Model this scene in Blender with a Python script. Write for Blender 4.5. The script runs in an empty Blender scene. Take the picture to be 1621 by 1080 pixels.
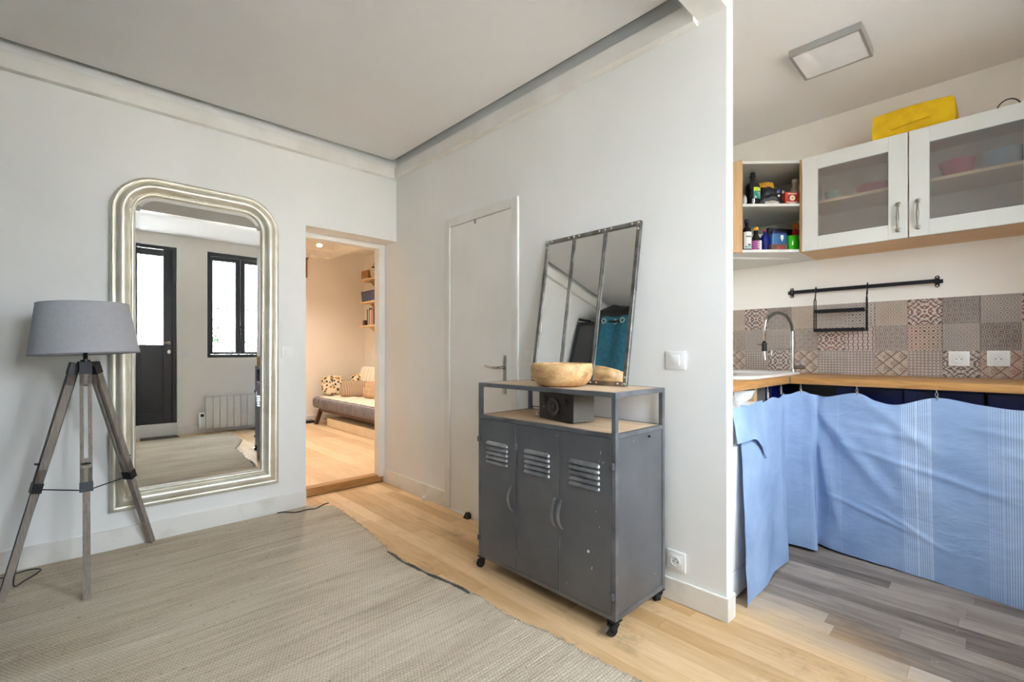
import bpy, bmesh, math, random
from mathutils import Vector, Matrix, noise

random.seed(7)
scene = bpy.context.scene
COL = scene.collection
PI = math.pi

# ------------------------------------------------------------------ camera
cam_data = bpy.data.cameras.new('camera')
cam_data.sensor_width = 36.0
cam_data.lens = 36.0 * 738.0 / 1621.0
cam_data.shift_y = 16.0 / 1621.0
cam_data.clip_start = 0.02
camera = bpy.data.objects.new('camera', cam_data)
camera.location = (0, 0, 1.10)
camera.rotation_euler = (math.radians(90), 0, math.radians(46.28 - 90))
COL.objects.link(camera)
scene.camera = camera

# ------------------------------------------------------------------ world, exposure
SKY = 11.0
world = bpy.data.worlds.new('overcast_sky')
scene.world = world
world.use_nodes = True
bg = world.node_tree.nodes['Background']
bg.inputs[0].default_value = (0.80, 0.90, 1.0, 1)
bg.inputs[1].default_value = SKY
sun_data = bpy.data.lights.new('sun', 'SUN')      # lights the courtyard facade opposite the window
sun_data.energy = 50.0
sun_data.angle = math.radians(1.0)
sun_data.color = (1.0, 0.97, 0.94)
sun = bpy.data.objects.new('sun', sun_data)
sun.location = (0, 6, 8)
sun.rotation_euler = Vector((0.22, -0.80, -0.62)).to_track_quat('-Z', 'Y').to_euler()
COL.objects.link(sun)
scene.view_settings.view_transform = 'Standard'
scene.view_settings.look = 'None'
scene.view_settings.gamma = 1.0
scene.view_settings.use_curve_mapping = False
scene.view_settings.exposure = 1.90
scene.cycles.diffuse_bounces = 8
scene.cycles.max_bounces = 14
scene.cycles.sample_clamp_indirect = 12.0
scene.cycles.caustics_reflective = True
scene.cycles.caustics_refractive = True


def portal(name, loc, size_x, size_y, rot):
    d = bpy.data.lights.new(name, 'AREA')
    d.shape = 'RECTANGLE'
    d.size = size_x
    d.size_y = size_y
    d.cycles.is_portal = True
    o = bpy.data.objects.new(name, d)
    o.location = loc
    o.rotation_euler = rot
    COL.objects.link(o)


# portals only steer sampling of the sky through the window and the glazed door
portal('window_daylight', (1.79, -0.93, 1.73), 0.86, 1.46, (math.radians(90), 0, 0))
portal('door_daylight', (0.63, -0.93, 1.75), 0.86, 1.2, (math.radians(90), 0, 0))

# ------------------------------------------------------------------ materials


def C(h):
    h = h.lstrip('#')
    v = [int(h[i:i + 2], 16) / 255 for i in (0, 2, 4)]
    return tuple((x / 12.92 if x <= 0.04045 else ((x + 0.055) / 1.055) ** 2.4) for x in v)


def new_mat(name):
    m = bpy.data.materials.new(name)
    m.use_nodes = True
    return m, m.node_tree, m.node_tree.nodes['Principled BSDF']


def ramp(nt, fac, stops):
    r = nt.nodes.new('ShaderNodeValToRGB')
    e = r.color_ramp.elements
    while len(e) > 1:
        e.remove(e[-1])
    e[0].position = stops[0][0]
    e[0].color = (*stops[0][1], 1)
    for p, c in stops[1:]:
        k = e.new(p)
        k.color = (*c, 1)
    nt.links.new(fac, r.inputs[0])
    return r.outputs[0]


def coords(nt, kind, scale):
    if kind == 'World':
        g = nt.nodes.new('ShaderNodeNewGeometry')
        out = g.outputs['Position']
    else:
        t = nt.nodes.new('ShaderNodeTexCoord')
        out = t.outputs[kind]
    mp = nt.nodes.new('ShaderNodeMapping')
    mp.inputs['Scale'].default_value = scale
    nt.links.new(out, mp.inputs[0])
    return mp.outputs[0]


def noise_tex(nt, vec, scale, detail=4, rough=0.55, dist=0.0):
    n = nt.nodes.new('ShaderNodeTexNoise')
    n.inputs['Scale'].default_value = scale
    n.inputs['Detail'].default_value = detail
    n.inputs['Roughness'].default_value = rough
    n.inputs['Distortion'].default_value = dist
    nt.links.new(vec, n.inputs['Vector'])
    return n.outputs[0]


def bump(nt, b, h, strength, dist=0.01):
    n = nt.nodes.new('ShaderNodeBump')
    n.inputs['Strength'].default_value = strength
    n.inputs['Distance'].default_value = dist
    nt.links.new(h, n.inputs['Height'])
    nt.links.new(n.outputs[0], b.inputs['Normal'])


def mat(name, c1, c2=None, rough=0.5, metal=0.0, scale=6.0, stretch=(1, 1, 1), bmp=0.0, bscale=None,
        spec=0.5, coat=0.0, space='Object', sheen=0.0, contrast=(0.35, 0.65), rvar=0.0):
    m, nt, b = new_mat(name)
    b.inputs['Roughness'].default_value = rough
    b.inputs['Metallic'].default_value = metal
    b.inputs['Specular IOR Level'].default_value = spec
    b.inputs['Coat Weight'].default_value = coat
    if sheen:
        b.inputs['Sheen Weight'].default_value = sheen
    c2 = c2 or tuple(x * 0.93 for x in c1)
    v = coords(nt, space, stretch)
    n = noise_tex(nt, v, scale)
    col = ramp(nt, n, [(contrast[0], c2), (contrast[1], c1)])
    nt.links.new(col, b.inputs['Base Color'])
    if rvar:
        mr = nt.nodes.new('ShaderNodeMapRange')
        mr.inputs['To Min'].default_value = max(rough - rvar, 0.02)
        mr.inputs['To Max'].default_value = rough + rvar
        nt.links.new(n, mr.inputs[0])
        nt.links.new(mr.outputs[0], b.inputs['Roughness'])
    if bmp:
        h = noise_tex(nt, v, bscale or scale * 8, 3)
        bump(nt, b, h, bmp)
    return m


def wood(name, dark, light, axis=1, scale=9.0, rough=0.5, space='Object', rings=0.5, bmp=0.12, dist=1.2):
    m, nt, b = new_mat(name)
    st = [1.0, 1.0, 1.0]
    st[axis] = 0.09
    v = coords(nt, space, st)
    n1 = noise_tex(nt, v, scale, 6, 0.6, dist)
    n2 = noise_tex(nt, v, scale * 9, 4, 0.6)
    mx = nt.nodes.new('ShaderNodeMix')
    mx.inputs[0].default_value = rings
    nt.links.new(n1, mx.inputs[2])
    nt.links.new(n2, mx.inputs[3])
    mid = tuple((a + c) / 2 for a, c in zip(dark, light))
    col = ramp(nt, mx.outputs[0], [(0.3, dark), (0.48, mid), (0.68, light)])
    nt.links.new(col, b.inputs['Base Color'])
    b.inputs['Roughness'].default_value = rough
    bump(nt, b, mx.outputs[0], bmp, 0.004)
    return m


def emit(name, col, strength):
    m, nt, b = new_mat(name)
    b.inputs['Base Color'].default_value = (*col, 1)
    b.inputs['Emission Color'].default_value = (*col, 1)
    b.inputs['Emission Strength'].default_value = strength
    return m


def clear_glass(name, tint=(1, 1, 1), gloss=0.06):
    m, nt, b = new_mat(name)
    out = nt.nodes['Material Output']
    tr = nt.nodes.new('ShaderNodeBsdfTransparent')
    tr.inputs[0].default_value = (*tint, 1)
    gl = nt.nodes.new('ShaderNodeBsdfGlossy')
    gl.inputs['Roughness'].default_value = 0.03
    mx = nt.nodes.new('ShaderNodeMixShader')
    mx.inputs[0].default_value = gloss
    nt.links.new(tr.outputs[0], mx.inputs[1])
    nt.links.new(gl.outputs[0], mx.inputs[2])
    nt.links.new(mx.outputs[0], out.inputs[0])
    return m


def translucent_glass(name):
    m, nt, b = new_mat(name)
    out = nt.nodes['Material Output']
    tr = nt.nodes.new('ShaderNodeBsdfTranslucent')
    tr.inputs[0].default_value = (1.0, 1.0, 1.0, 1)
    t2 = nt.nodes.new('ShaderNodeBsdfTransparent')
    gl = nt.nodes.new('ShaderNodeBsdfGlossy')
    gl.inputs['Roughness'].default_value = 0.15
    mx = nt.nodes.new('ShaderNodeMixShader')
    mx.inputs[0].default_value = 0.8
    nt.links.new(tr.outputs[0], mx.inputs[1])
    nt.links.new(t2.outputs[0], mx.inputs[2])
    m2 = nt.nodes.new('ShaderNodeMixShader')
    m2.inputs[0].default_value = 0.05
    nt.links.new(mx.outputs[0], m2.inputs[1])
    nt.links.new(gl.outputs[0], m2.inputs[2])
    nt.links.new(m2.outputs[0], out.inputs[0])
    return m


def frosted_glass(name):
    m, nt, b = new_mat(name)
    out = nt.nodes['Material Output']
    b.inputs['Base Color'].default_value = (0.93, 0.94, 0.94, 1)
    b.inputs['Transmission Weight'].default_value = 1.0
    b.inputs['IOR'].default_value = 1.12
    b.inputs['Roughness'].default_value = 0.2
    # the etched face scatters part of the light back and part through
    df = nt.nodes.new('ShaderNodeBsdfDiffuse')
    df.inputs[0].default_value = (0.5, 0.5, 0.49, 1)
    tl = nt.nodes.new('ShaderNodeBsdfTranslucent')
    tl.inputs[0].default_value = (0.8, 0.8, 0.8, 1)
    m1 = nt.nodes.new('ShaderNodeMixShader')
    m1.inputs[0].default_value = 0.35
    nt.links.new(df.outputs[0], m1.inputs[1])
    nt.links.new(tl.outputs[0], m1.inputs[2])
    mx = nt.nodes.new('ShaderNodeMixShader')
    mx.inputs[0].default_value = 0.24
    nt.links.new(b.outputs[0], mx.inputs[1])
    nt.links.new(m1.outputs[0], mx.inputs[2])
    nt.links.new(mx.outputs[0], out.inputs[0])
    return m


def mirror_mat(name):
    m, nt, b = new_mat(name)
    b.inputs['Base Color'].default_value = (0.90, 0.91, 0.91, 1)
    b.inputs['Metallic'].default_value = 1.0
    b.inputs['Roughness'].default_value = 0.008
    return m


# small expression compiler for printed patterns -----------------------------
class E:
    nt = None

    def __init__(self, sock):
        self.s = sock

    @staticmethod
    def op(kind, *a):
        n = E.nt.nodes.new('ShaderNodeMath')
        n.operation = kind
        for i, x in enumerate(a):
            if isinstance(x, E):
                E.nt.links.new(x.s, n.inputs[i])
            else:
                n.inputs[i].default_value = float(x)
        return E(n.outputs[0])

    def __add__(self, o): return E.op('ADD', self, o)
    __radd__ = __add__
    def __sub__(self, o): return E.op('SUBTRACT', self, o)
    def __rsub__(self, o): return E.op('SUBTRACT', o, self)
    def __mul__(self, o): return E.op('MULTIPLY', self, o)
    __rmul__ = __mul__
    def __truediv__(self, o): return E.op('DIVIDE', self, o)


def fr(x): return E.op('FRACT', x)
def fl(x): return E.op('FLOOR', x)
def ab(x): return E.op('ABSOLUTE', x)
def sn(x): return E.op('SINE', x)
def mn(a, b): return E.op('MINIMUM', a, b)
def mxm(a, b): return E.op('MAXIMUM', a, b)
def lt(a, b): return E.op('LESS_THAN', a, b)
def gt(a, b): return E.op('GREATER_THAN', a, b)
def hyp(a, b): return E.op('SQRT', a * a + b * b)
def band(x, lo, hi): return gt(x, lo) * lt(x, hi)
def sel(c, a, b): return c * a + (1 - c) * b


def pat_scales(u, v, n=3.0):
    x, y = v * n * 2, (1 - u) * n * 2        # fans open sideways
    base = fl(y - 1) + 1
    ds = []
    for k in range(3):
        row = base + k
        off = E.op('MODULO', row + 100, 2)
        dx = fr((x - off) / 2 + 0.5) * 2 - 1
        ds.append(hyp(dx, y - row))
    res = ds[2]
    for k in (1, 0):
        res = sel(lt(ds[k], 1), ds[k], res)
    return mxm(mxm(band(res, 0.84, 0.99), band(res, 0.52, 0.70)), lt(res, 0.34) * gt(res, 0.14))


def pat_diamond(u, v, n=4.0):
    a = ab(fr(u * n) - 0.5) + ab(fr(v * n) - 0.5)
    return mxm(band(a, 0.40, 0.52), mxm(lt(a, 0.17), gt(a, 0.78)))


def pat_lattice(u, v, n=9.0):
    a = ab(fr(u * n) - 0.5)
    b = ab(fr(v * n) - 0.5)
    return mxm(band(a + b, 0.28, 0.5), lt(mxm(a, b), 0.09))


def pat_star(u, v, n=6.0):
    a = fr(u * n) - 0.5
    b = fr(v * n) - 0.5
    r = hyp(a, b)
    cr = lt(mn(ab(a), ab(b)), 0.06)
    dg = lt(ab(ab(a) - ab(b)), 0.07)
    return mxm(band(r, 0.18, 0.27), mxm(cr * gt(r, 0.32), dg * gt(r, 0.42)))


def pat_arabesque(u, v):
    x = ab(u - 0.5)
    y = ab(v - 0.5)
    s = sn(34 * x + 2.4 * sn(26 * y) + 0.6) + sn(34 * y + 2.4 * sn(26 * x) + 0.6)
    w = sn(62 * (x + y)) * 0.45 + sn(70 * hyp(x, y)) * 0.3
    return gt(s + w, 0.05)


def pat_ogee(u, v):
    p = fr(u * 2 + 0.5 * E.op('PINGPONG', v * 4, 1)) - 0.5
    q = fr(u * 2 - 0.5 * E.op('PINGPONG', v * 4, 1)) - 0.5
    lines = mxm(lt(ab(p), 0.045), lt(ab(q), 0.045))
    r = hyp(fr(u * 2 + 0.25) - 0.5, fr(v * 2) - 0.5)
    r2 = hyp(fr(u * 2 + 0.75) - 0.5, fr(v * 2 + 0.5) - 0.5)
    rr = mn(r, r2)
    curl = gt(sn(60 * u + 3 * sn(40 * v)) + sn(60 * v + 3 * sn(40 * u)), 0.55) * 0.55
    return mxm(mxm(lines, curl), mxm(band(rr, 0.07, 0.11), band(rr, 0.19, 0.225)))


def pat_basket(u, v):
    z = fr(u * 6 + 0.22 * E.op('PINGPONG', v * 8, 1)) - 0.5
    return mxm(band(ab(z), 0.0, 0.13), lt(ab(fr(v * 8) - 0.5), 0.12) * gt(ab(z), 0.3))


def pat_rings(u, v, n=6.0):
    r = hyp(fr(u * n) - 0.5, fr(v * n) - 0.5)
    r2 = hyp(fr(u * n + 0.5) - 0.5, fr(v * n + 0.5) - 0.5)
    return mxm(band(r, 0.3, 0.42), mxm(lt(r, 0.1), lt(r2, 0.16)))


def tile_mat(name, fn, ground, ink, ink2):
    m, nt, b = new_mat(name)
    E.nt = nt
    t = nt.nodes.new('ShaderNodeTexCoord')
    sep = nt.nodes.new('ShaderNodeSeparateXYZ')
    nt.links.new(t.outputs['Object'], sep.inputs[0])
    u = E(sep.outputs[1]) / 0.149 + 0.5
    v = E(sep.outputs[2]) / 0.149
    mask = fn(u, v)
    w = coords(nt, 'World', (1, 1, 1))
    n1 = noise_tex(nt, w, 7.0, 4)
    n2 = noise_tex(nt, w, 60.0, 3)
    inkc = ramp(nt, n1, [(0.38, ink), (0.62, ink2)])
    grc = ramp(nt, n1, [(0.3, tuple(x * 0.82 for x in ground)), (0.7, ground)])
    wear = E(n2) * 0.5 + 0.62
    fac = E.op('MULTIPLY', mask, E.op('MINIMUM', wear, 1.0))
    mx = nt.nodes.new('ShaderNodeMix')
    mx.data_type = 'RGBA'
    nt.links.new(fac.s, mx.inputs[0])
    nt.links.new(grc, mx.inputs[6])
    nt.links.new(inkc, mx.inputs[7])
    nt.links.new(mx.outputs[2], b.inputs['Base Color'])
    b.inputs['Roughness'].default_value = 0.42
    return m


M = {}
M['wall'] = mat('wall_paint', C('#f0f0ee'), C('#ebebe8'), rough=0.85, scale=1.5, space='World', bmp=0.03, bscale=90)
M['wall_warm'] = mat('wall_paint_cream', C('#f1ede6'), C('#ece7de'), rough=0.85, scale=1.5, space='World', bmp=0.03, bscale=90)
M['ceiling'] = mat('ceiling_paint', C('#eeedec'), C('#eae8e6'), rough=0.9, scale=1.2, space='World')
M['trim'] = mat('trim_paint', C('#ecebe7'), C('#e2dfd8'), rough=0.5, scale=4, space='World')
M['trim_dirty'] = mat('baseboard_paint', C('#ebe9e3'), C('#d8d4c9'), rough=0.5, scale=7, space='World', contrast=(0.2, 0.5))
M['door'] = mat('door_paint', C('#efece7'), C('#e9e6df'), rough=0.5, scale=3, space='World')
M['white_plastic'] = mat('white_plastic', C('#f2f2f0'), rough=0.32)
M['chrome'] = mat('brushed_steel', C('#c9c7c2'), C('#aeaba5'), rough=0.25, metal=1.0, scale=20)
M['nickel'] = mat('aged_nickel', C('#a09c92'), C('#8a857a'), rough=0.38, metal=1.0, scale=30)
M['black_metal'] = mat('black_metal', C('#26262a'), C('#1c1c1f'), rough=0.4, metal=0.4, scale=20)
M['black'] = mat('black_plastic', C('#18181a'), C('#101012'), rough=0.45)
M['rubber'] = mat('black_rubber', C('#1c1b1b'), C('#111'+'111'), rough=0.7)
M['locker'] = mat('gunmetal_paint', C('#747477'), C('#646569'), rough=0.38, metal=0.45, scale=3.5, rvar=0.08, bmp=0.03, bscale=60)
nt_ = M['locker'].node_tree
E.nt = nt_
bs_ = nt_.nodes['Principled BSDF']
chip = noise_tex(nt_, coords(nt_, 'Object', (1, 1, 0.45)), 95, 2, 0.5)
zone = noise_tex(nt_, coords(nt_, 'Object', (1, 1, 1)), 5.5, 2, 0.5)
mx_ = nt_.nodes.new('ShaderNodeMix')
mx_.data_type = 'RGBA'
nt_.links.new((gt(E(chip), 0.735) * gt(E(zone), 0.57)).s, mx_.inputs[0])
nt_.links.new(bs_.inputs['Base Color'].links[0].from_socket, mx_.inputs[6])
mx_.inputs[7].default_value = (*C('#c9c7c2'), 1)
nt_.links.new(mx_.outputs[2], bs_.inputs['Base Color'])
M['locker_edge'] = mat('gunmetal_edge', C('#808185'), C('#646569'), rough=0.36, metal=0.5, scale=9, rvar=0.08)
M['locker_louver'] = mat('gunmetal_louver', C('#acadaf'), C('#86878a'), rough=0.28, metal=0.7, scale=14)  # paler than the door paint: window light caught by the louvers, put into colour
M['iron'] = mat('raw_iron', C('#9a9792'), C('#6c6a66'), rough=0.34, metal=0.85, scale=16, rvar=0.1)
M['rivet'] = mat('rivet_steel', C('#d8d4cc'), rough=0.3, metal=0.9)
M['mirror'] = mirror_mat('mirror_silvering')
M['silver_leaf'] = mat('champagne_silver_leaf', C('#e9e5d8'), C('#d2cbb8'), rough=0.36, metal=0.55, scale=9, contrast=(0.3, 0.7), rvar=0.07)
M['silver_dark'] = mat('champagne_silver_edge', C('#8d897c'), C('#6f6a5d'), rough=0.35, metal=0.8, scale=9)
M['shelf_wood'] = wood('pale_mango_wood', C('#bfa182'), C('#e6cfae'), axis=1, scale=11, rough=0.6)
M['bowl_wood'] = wood('carved_wood', C('#84592a'), C('#e6c08a'), axis=1, scale=24, rough=0.45, rings=0.25, dist=0.25)
M['worktop'] = wood('oiled_oak_worktop', C('#94632f'), C('#cf9d5f'), axis=1, scale=12, rough=0.42)
M['worktop_x'] = wood('oiled_oak_worktop_side', C('#94632f'), C('#cf9d5f'), axis=0, scale=12, rough=0.42)
M['beech'] = wood('beech_veneer', C('#c49a6c'), C('#dcb98d'), axis=2, scale=10, rough=0.5, bmp=0.03)
M['beech_x'] = wood('beech_veneer_long', C('#c49a6c'), C('#dcb98d'), axis=1, scale=10, rough=0.5, bmp=0.03)
M['weathered'] = wood('weathered_grey_wood', C('#6b6059'), C('#a3978c'), axis=2, scale=22, rough=0.75)
M['dark_wood'] = wood('dark_stained_wood', C('#3c2418'), C('#664030'), axis=2, scale=14, rough=0.5)
M['pale_wood'] = wood('pale_pine', C('#cfa878'), C('#ecd2a8'), axis=1, scale=12, rough=0.55)
M['oak_step'] = wood('oak_step', C('#9a6a34'), C('#c6965c'), axis=0, scale=14, rough=0.5)
M['cab_white'] = mat('cabinet_lacquer', C('#d6d5cf'), C('#d0cfc8'), rough=0.4, scale=3)
M['frosted'] = frosted_glass('frosted_glass')
M['clear'] = clear_glass('window_glass')
M['milky'] = translucent_glass('milky_door_glass')
M['bottle_glass'] = mat('dark_bottle_glass', C('#120f0c'), C('#0a0908'), rough=0.08, coat=0.5)
M['navy'] = mat('navy_lacquer', C('#0b1a63'), C('#081350'), rough=0.35)
def fabric_shade(name, col, col2):
    m, nt, b = new_mat(name)
    out = nt.nodes['Material Output']
    n = noise_tex(nt, coords(nt, 'Object', (1, 1, 1)), 60, 3)
    c = ramp(nt, n, [(0.3, col2), (0.7, col)])
    nt.links.new(c, b.inputs['Base Color'])
    b.inputs['Roughness'].default_value = 0.9
    tl = nt.nodes.new('ShaderNodeBsdfTranslucent')
    nt.links.new(c, tl.inputs[0])
    mx = nt.nodes.new('ShaderNodeMixShader')
    mx.inputs[0].default_value = 0.42
    nt.links.new(b.outputs[0], mx.inputs[1])
    nt.links.new(tl.outputs[0], mx.inputs[2])
    nt.links.new(mx.outputs[0], out.inputs[0])
    return m


M['shade'] = fabric_shade('grey_lamp_fabric', C('#d3d3d9'), C('#cbcbd2'))
M['dark_frame'] = mat('anthracite_paint', C('#2b3038'), C('#262b33'), rough=0.3, scale=2)
M['radiator'] = mat('radiator_enamel', C('#e3e0d8'), rough=0.4)
M['yellow'] = mat('yellow_felt', C('#e6bd13'), C('#d4a90c'), rough=0.85, scale=14, bmp=0.15, bscale=120)
M['teal'] = mat('teal_curtain_cloth', C('#2f7189'), C('#265f76'), rough=0.9, scale=30, bmp=0.2, bscale=300)
M['cardboard'] = mat('cardboard', C('#b98a4f'), C('#a67a42'), rough=0.85)
M['cream_paint'] = mat('cream_panel', C('#e7d8bf'), C('#dccbb0'), rough=0.7)
M['navy_fabric'] = mat('navy_speckled_fabric', C('#3b3f5c'), C('#6b6f88'), rough=0.9, scale=90)
M['grey_linen'] = mat('grey_slub_linen', C('#8d8b93'), C('#5f5e6a'), rough=0.95, scale=26, stretch=(1, 3, 0.3), bmp=0.2)
M['beige_linen'] = mat('beige_linen', C('#c9ab8c'), C('#b89878'), rough=0.95, scale=30, bmp=0.15)
M['stone_grey'] = mat('grey_panel', C('#77746f'), rough=0.6)
M['red'] = mat('red_card', C('#c23a22'), C('#b22f1b'), rough=0.6)
M['green'] = mat('green_tin', C('#2fb312'), C('#279c0e'), rough=0.3)
M['lime'] = mat('lime_label', C('#b9d012'), rough=0.6)
M['teal_label'] = mat('teal_label', C('#2c8f80'), rough=0.6)
M['paper'] = mat('white_paper', C('#eceae2'), rough=0.8)
M['pink_label'] = mat('mauve_label', C('#a8558f'), rough=0.6)
M['blue_tin'] = mat('steel_blue_tin', C('#4a77a8'), C('#35608f'), rough=0.3, metal=0.3)
M['blue_glass'] = mat('cobalt_glass', C('#0c1d86'), C('#081463'), rough=0.1, coat=0.4)
M['yellow_cap'] = mat('amber_cap', C('#eaa81a'), rough=0.4)
M['brown_card'] = mat('brown_card', C('#7a5147'), C('#6a443b'), rough=0.7)
M['pasta'] = mat('pasta_in_film', C('#e0ac3a'), C('#b98222'), rough=0.4, scale=90, bmp=0.6, bscale=110)
M['black_film'] = mat('black_film', C('#2a2a2e'), C('#19191c'), rough=0.42, scale=40, bmp=0.3, bscale=40)
M['orange'] = mat('orange_skin', C('#d8781c'), rough=0.5)
M['red_enamel'] = mat('red_enamel', C('#c21f35'), C('#a8182c'), rough=0.35)
M['ceramic'] = mat('white_ceramic', C('#f1efeb'), rough=0.2)
M['blue_ceramic'] = mat('pale_blue_ceramic', C('#9db8cc'), rough=0.25)
M['green_ceramic'] = mat('sage_ceramic', C('#8fae9b'), rough=0.3)
M['lamp_panel'] = mat('opal_diffuser', C('#f4f4f6'), rough=0.5)
M['facade'] = mat('courtyard_render', C('#e2ded6'), C('#d8d3ca'), rough=0.9, space='World')
M['paving'] = mat('courtyard_paving', C('#85817a'), C('#75716b'), rough=0.9, space='World')
M['leaf'] = mat('leaf_green', C('#2f5a1e'), C('#1c3d14'), rough=0.6, scale=30)
M['concrete_blue'] = mat('slate_panel', C('#4b4a4d'), C('#3d3c40'), rough=0.55, scale=3)
M['stain'] = mat('doormat_fibre', C('#6e675e'), C('#544e47'), rough=0.95, scale=60, bmp=0.5, bscale=200)
M['purple'] = mat('purple_sticker', C('#6f5795'), rough=0.6)
M['wicker'] = mat('rattan_weave', C('#a9793d'), C('#7b5226'), rough=0.8, scale=60, bmp=0.5, bscale=120)
M['zinc'] = mat('zinc_pail', C('#d9d5c9'), C('#b9b4a6'), rough=0.45, metal=0.3, scale=20)
M['book_a'] = mat('book_dark', C('#3b3a3e'), rough=0.7)
M['book_b'] = mat('book_white', C('#dedbd2'), rough=0.7)
M['book_c'] = mat('book_pink', C('#c57f78'), rough=0.7)
M['book_d'] = mat('book_tan', C('#b79a6b'), rough=0.7)
M['shade_rim'] = mat('shade_rim', C('#a9a9b1'), rough=0.8)
M['driver'] = mat('driver_cone', C('#58585a'), C('#48484a'), rough=0.3, metal=0.6, scale=40)
M['grout'] = mat('grout', C('#c9bfb4'), rough=0.9)


def floor_mat(name, warm_d, warm_l, grey_d, grey_l, split=None):
    m, nt, b = new_mat(name)
    oi = nt.nodes.new('ShaderNodeObjectInfo')
    add = nt.nodes.new('ShaderNodeVectorMath')
    add.operation = 'ADD'
    g = nt.nodes.new('ShaderNodeNewGeometry')
    cmb = nt.nodes.new('ShaderNodeCombineXYZ')
    mul = nt.nodes.new('ShaderNodeMath')
    mul.operation = 'MULTIPLY'
    mul.inputs[1].default_value = 37.0
    nt.links.new(oi.outputs['Random'], mul.inputs[0])
    nt.links.new(mul.outputs[0], cmb.inputs[1])
    nt.links.new(g.outputs['Position'], add.inputs[0])
    nt.links.new(cmb.outputs[0], add.inputs[1])
    mp = nt.nodes.new('ShaderNodeMapping')
    mp.inputs['Scale'].default_value = (1, 0.1, 1)
    nt.links.new(add.outputs[0], mp.inputs[0])
    grain = noise_tex(nt, mp.outputs[0], 38, 6, 0.62, 0.8)
    big = noise_tex(nt, coords(nt, 'World', (1, 0.45, 1)), 4.0, 5, 0.6)
    E.nt = nt
    tone = E(grain) * 0.60 + E(oi.outputs['Random']) * 0.40 + E(big) * 0.45 - 0.22
    cw = ramp(nt, tone.s, [(0.25, warm_d), (0.75, warm_l)])
    cg = ramp(nt, tone.s, [(0.25, grey_d), (0.75, grey_l)])
    if split is None:
        nt.links.new(cw, b.inputs['Base Color'])
    else:
        sp = nt.nodes.new('ShaderNodeSeparateXYZ')
        nt.links.new(g.outputs['Position'], sp.inputs[0])
        # boards beyond the partition have worn grey, the varnish in the room stays golden
        f = (E(sp.outputs[0]) - split) * 3.0 + (E(big) - 0.5) * 2.2 + (0.75 - E(sp.outputs[1])) * 0.9
        f = mn(mxm(f, 0.0), 1.0)
        mx = nt.nodes.new('ShaderNodeMix')
        mx.data_type = 'RGBA'
        nt.links.new(f.s, mx.inputs[0])
        nt.links.new(cw, mx.inputs[6])
        nt.links.new(cg, mx.inputs[7])
        # whitish scuffs and dark spots
        sc = noise_tex(nt, coords(nt, 'World', (1, 0.7, 1)), 16, 6, 0.7)
        scf = gt(E(sc), 0.66) * 0.3
        mx2 = nt.nodes.new('ShaderNodeMix')
        mx2.data_type = 'RGBA'
        nt.links.new(scf.s, mx2.inputs[0])
        nt.links.new(mx.outputs[2], mx2.inputs[6])
        mx2.inputs[7].default_value = (*C('#cfc6b8'), 1)
        dk = noise_tex(nt, coords(nt, 'World', (1, 0.6, 1)), 5.5, 6, 0.75)
        mx3 = nt.nodes.new('ShaderNodeMix')
        mx3.data_type = 'RGBA'
        nt.links.new((mn(mxm((E(dk) - 0.56) * 6.0, 0.0), 1.0) * 0.45).s, mx3.inputs[0])
        nt.links.new(mx2.outputs[2], mx3.inputs[6])
        mx3.inputs[7].default_value = (*C('#5d4b3a'), 1)
        nt.links.new(mx3.outputs[2], b.inputs['Base Color'])
    b.inputs['Roughness'].default_value = 0.5
    b.inputs['Specular IOR Level'].default_value = 0.35
    bump(nt, b, grain, 0.12, 0.004)
    return m


M['plank'] = floor_mat('worn_floorboards', C('#c29b6b'), C('#e8c99e'), C('#685a4e'), C('#b9a999'), 2.05)
M['plank_pale'] = floor_mat('pale_floorboards', C('#d3b28a'), C('#ead3b2'), C('#dcb684'), C('#f2d6ac'))


def rug_mat():
    m, nt, b = new_mat('woven_jute')
    E.nt = nt
    w = coords(nt, 'World', (1, 1, 1))
    sep = nt.nodes.new('ShaderNodeSeparateXYZ')
    nt.links.new(w, sep.inputs[0])
    x, y = E(sep.outputs[0]), E(sep.outputs[1])
    row = fl(y / 0.0128)
    knots = sn(x * 2 * PI / 0.0125 + row * PI) * 0.5 + 0.5
    fine = noise_tex(nt, coords(nt, 'World', (1, 2.2, 1)), 120, 4, 0.7)
    big = noise_tex(nt, coords(nt, 'World', (0.5, 1.6, 1)), 2.2, 5, 0.6)
    rowv = noise_tex(nt, coords(nt, 'World', (0.25, 9.0, 1)), 7.0, 3, 0.6)
    tone = E(fine) * 0.45 + E(big) * 0.45 + E(rowv) * 0.35 + knots * 0.12 - 0.22
    col = ramp(nt, tone.s, [(0.2, C('#7d6f5e')), (0.42, C('#b3a590')), (0.58, C('#cbbfac')), (0.8, C('#e2d9c9'))])
    spk = noise_tex(nt, coords(nt, 'World', (1.0, 1.6, 1)), 34, 3, 0.6)
    stk = noise_tex(nt, coords(nt, 'World', (0.12, 5.0, 1)), 9, 4, 0.6)
    dark = mn(mxm((E(spk) - 0.66) * 9.0, 0.0), 1.0) * 0.7 + mn(mxm((E(stk) - 0.62) * 7.0, 0.0), 1.0) * 0.35
    mxs = nt.nodes.new('ShaderNodeMix')
    mxs.data_type = 'RGBA'
    nt.links.new(mn(dark, 1.0).s, mxs.inputs[0])
    nt.links.new(col, mxs.inputs[6])
    mxs.inputs[7].default_value = (*C('#5c5040'), 1)
    nt.links.new(mxs.outputs[2], b.inputs['Base Color'])
    b.inputs['Roughness'].default_value = 0.95
    b.inputs['Specular IOR Level'].default_value = 0.1
    h = knots * 0.4 + E(fine) * 0.8
    bump(nt, b, h.s, 0.45, 0.005)
    return m


M['rug'] = rug_mat()


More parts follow.
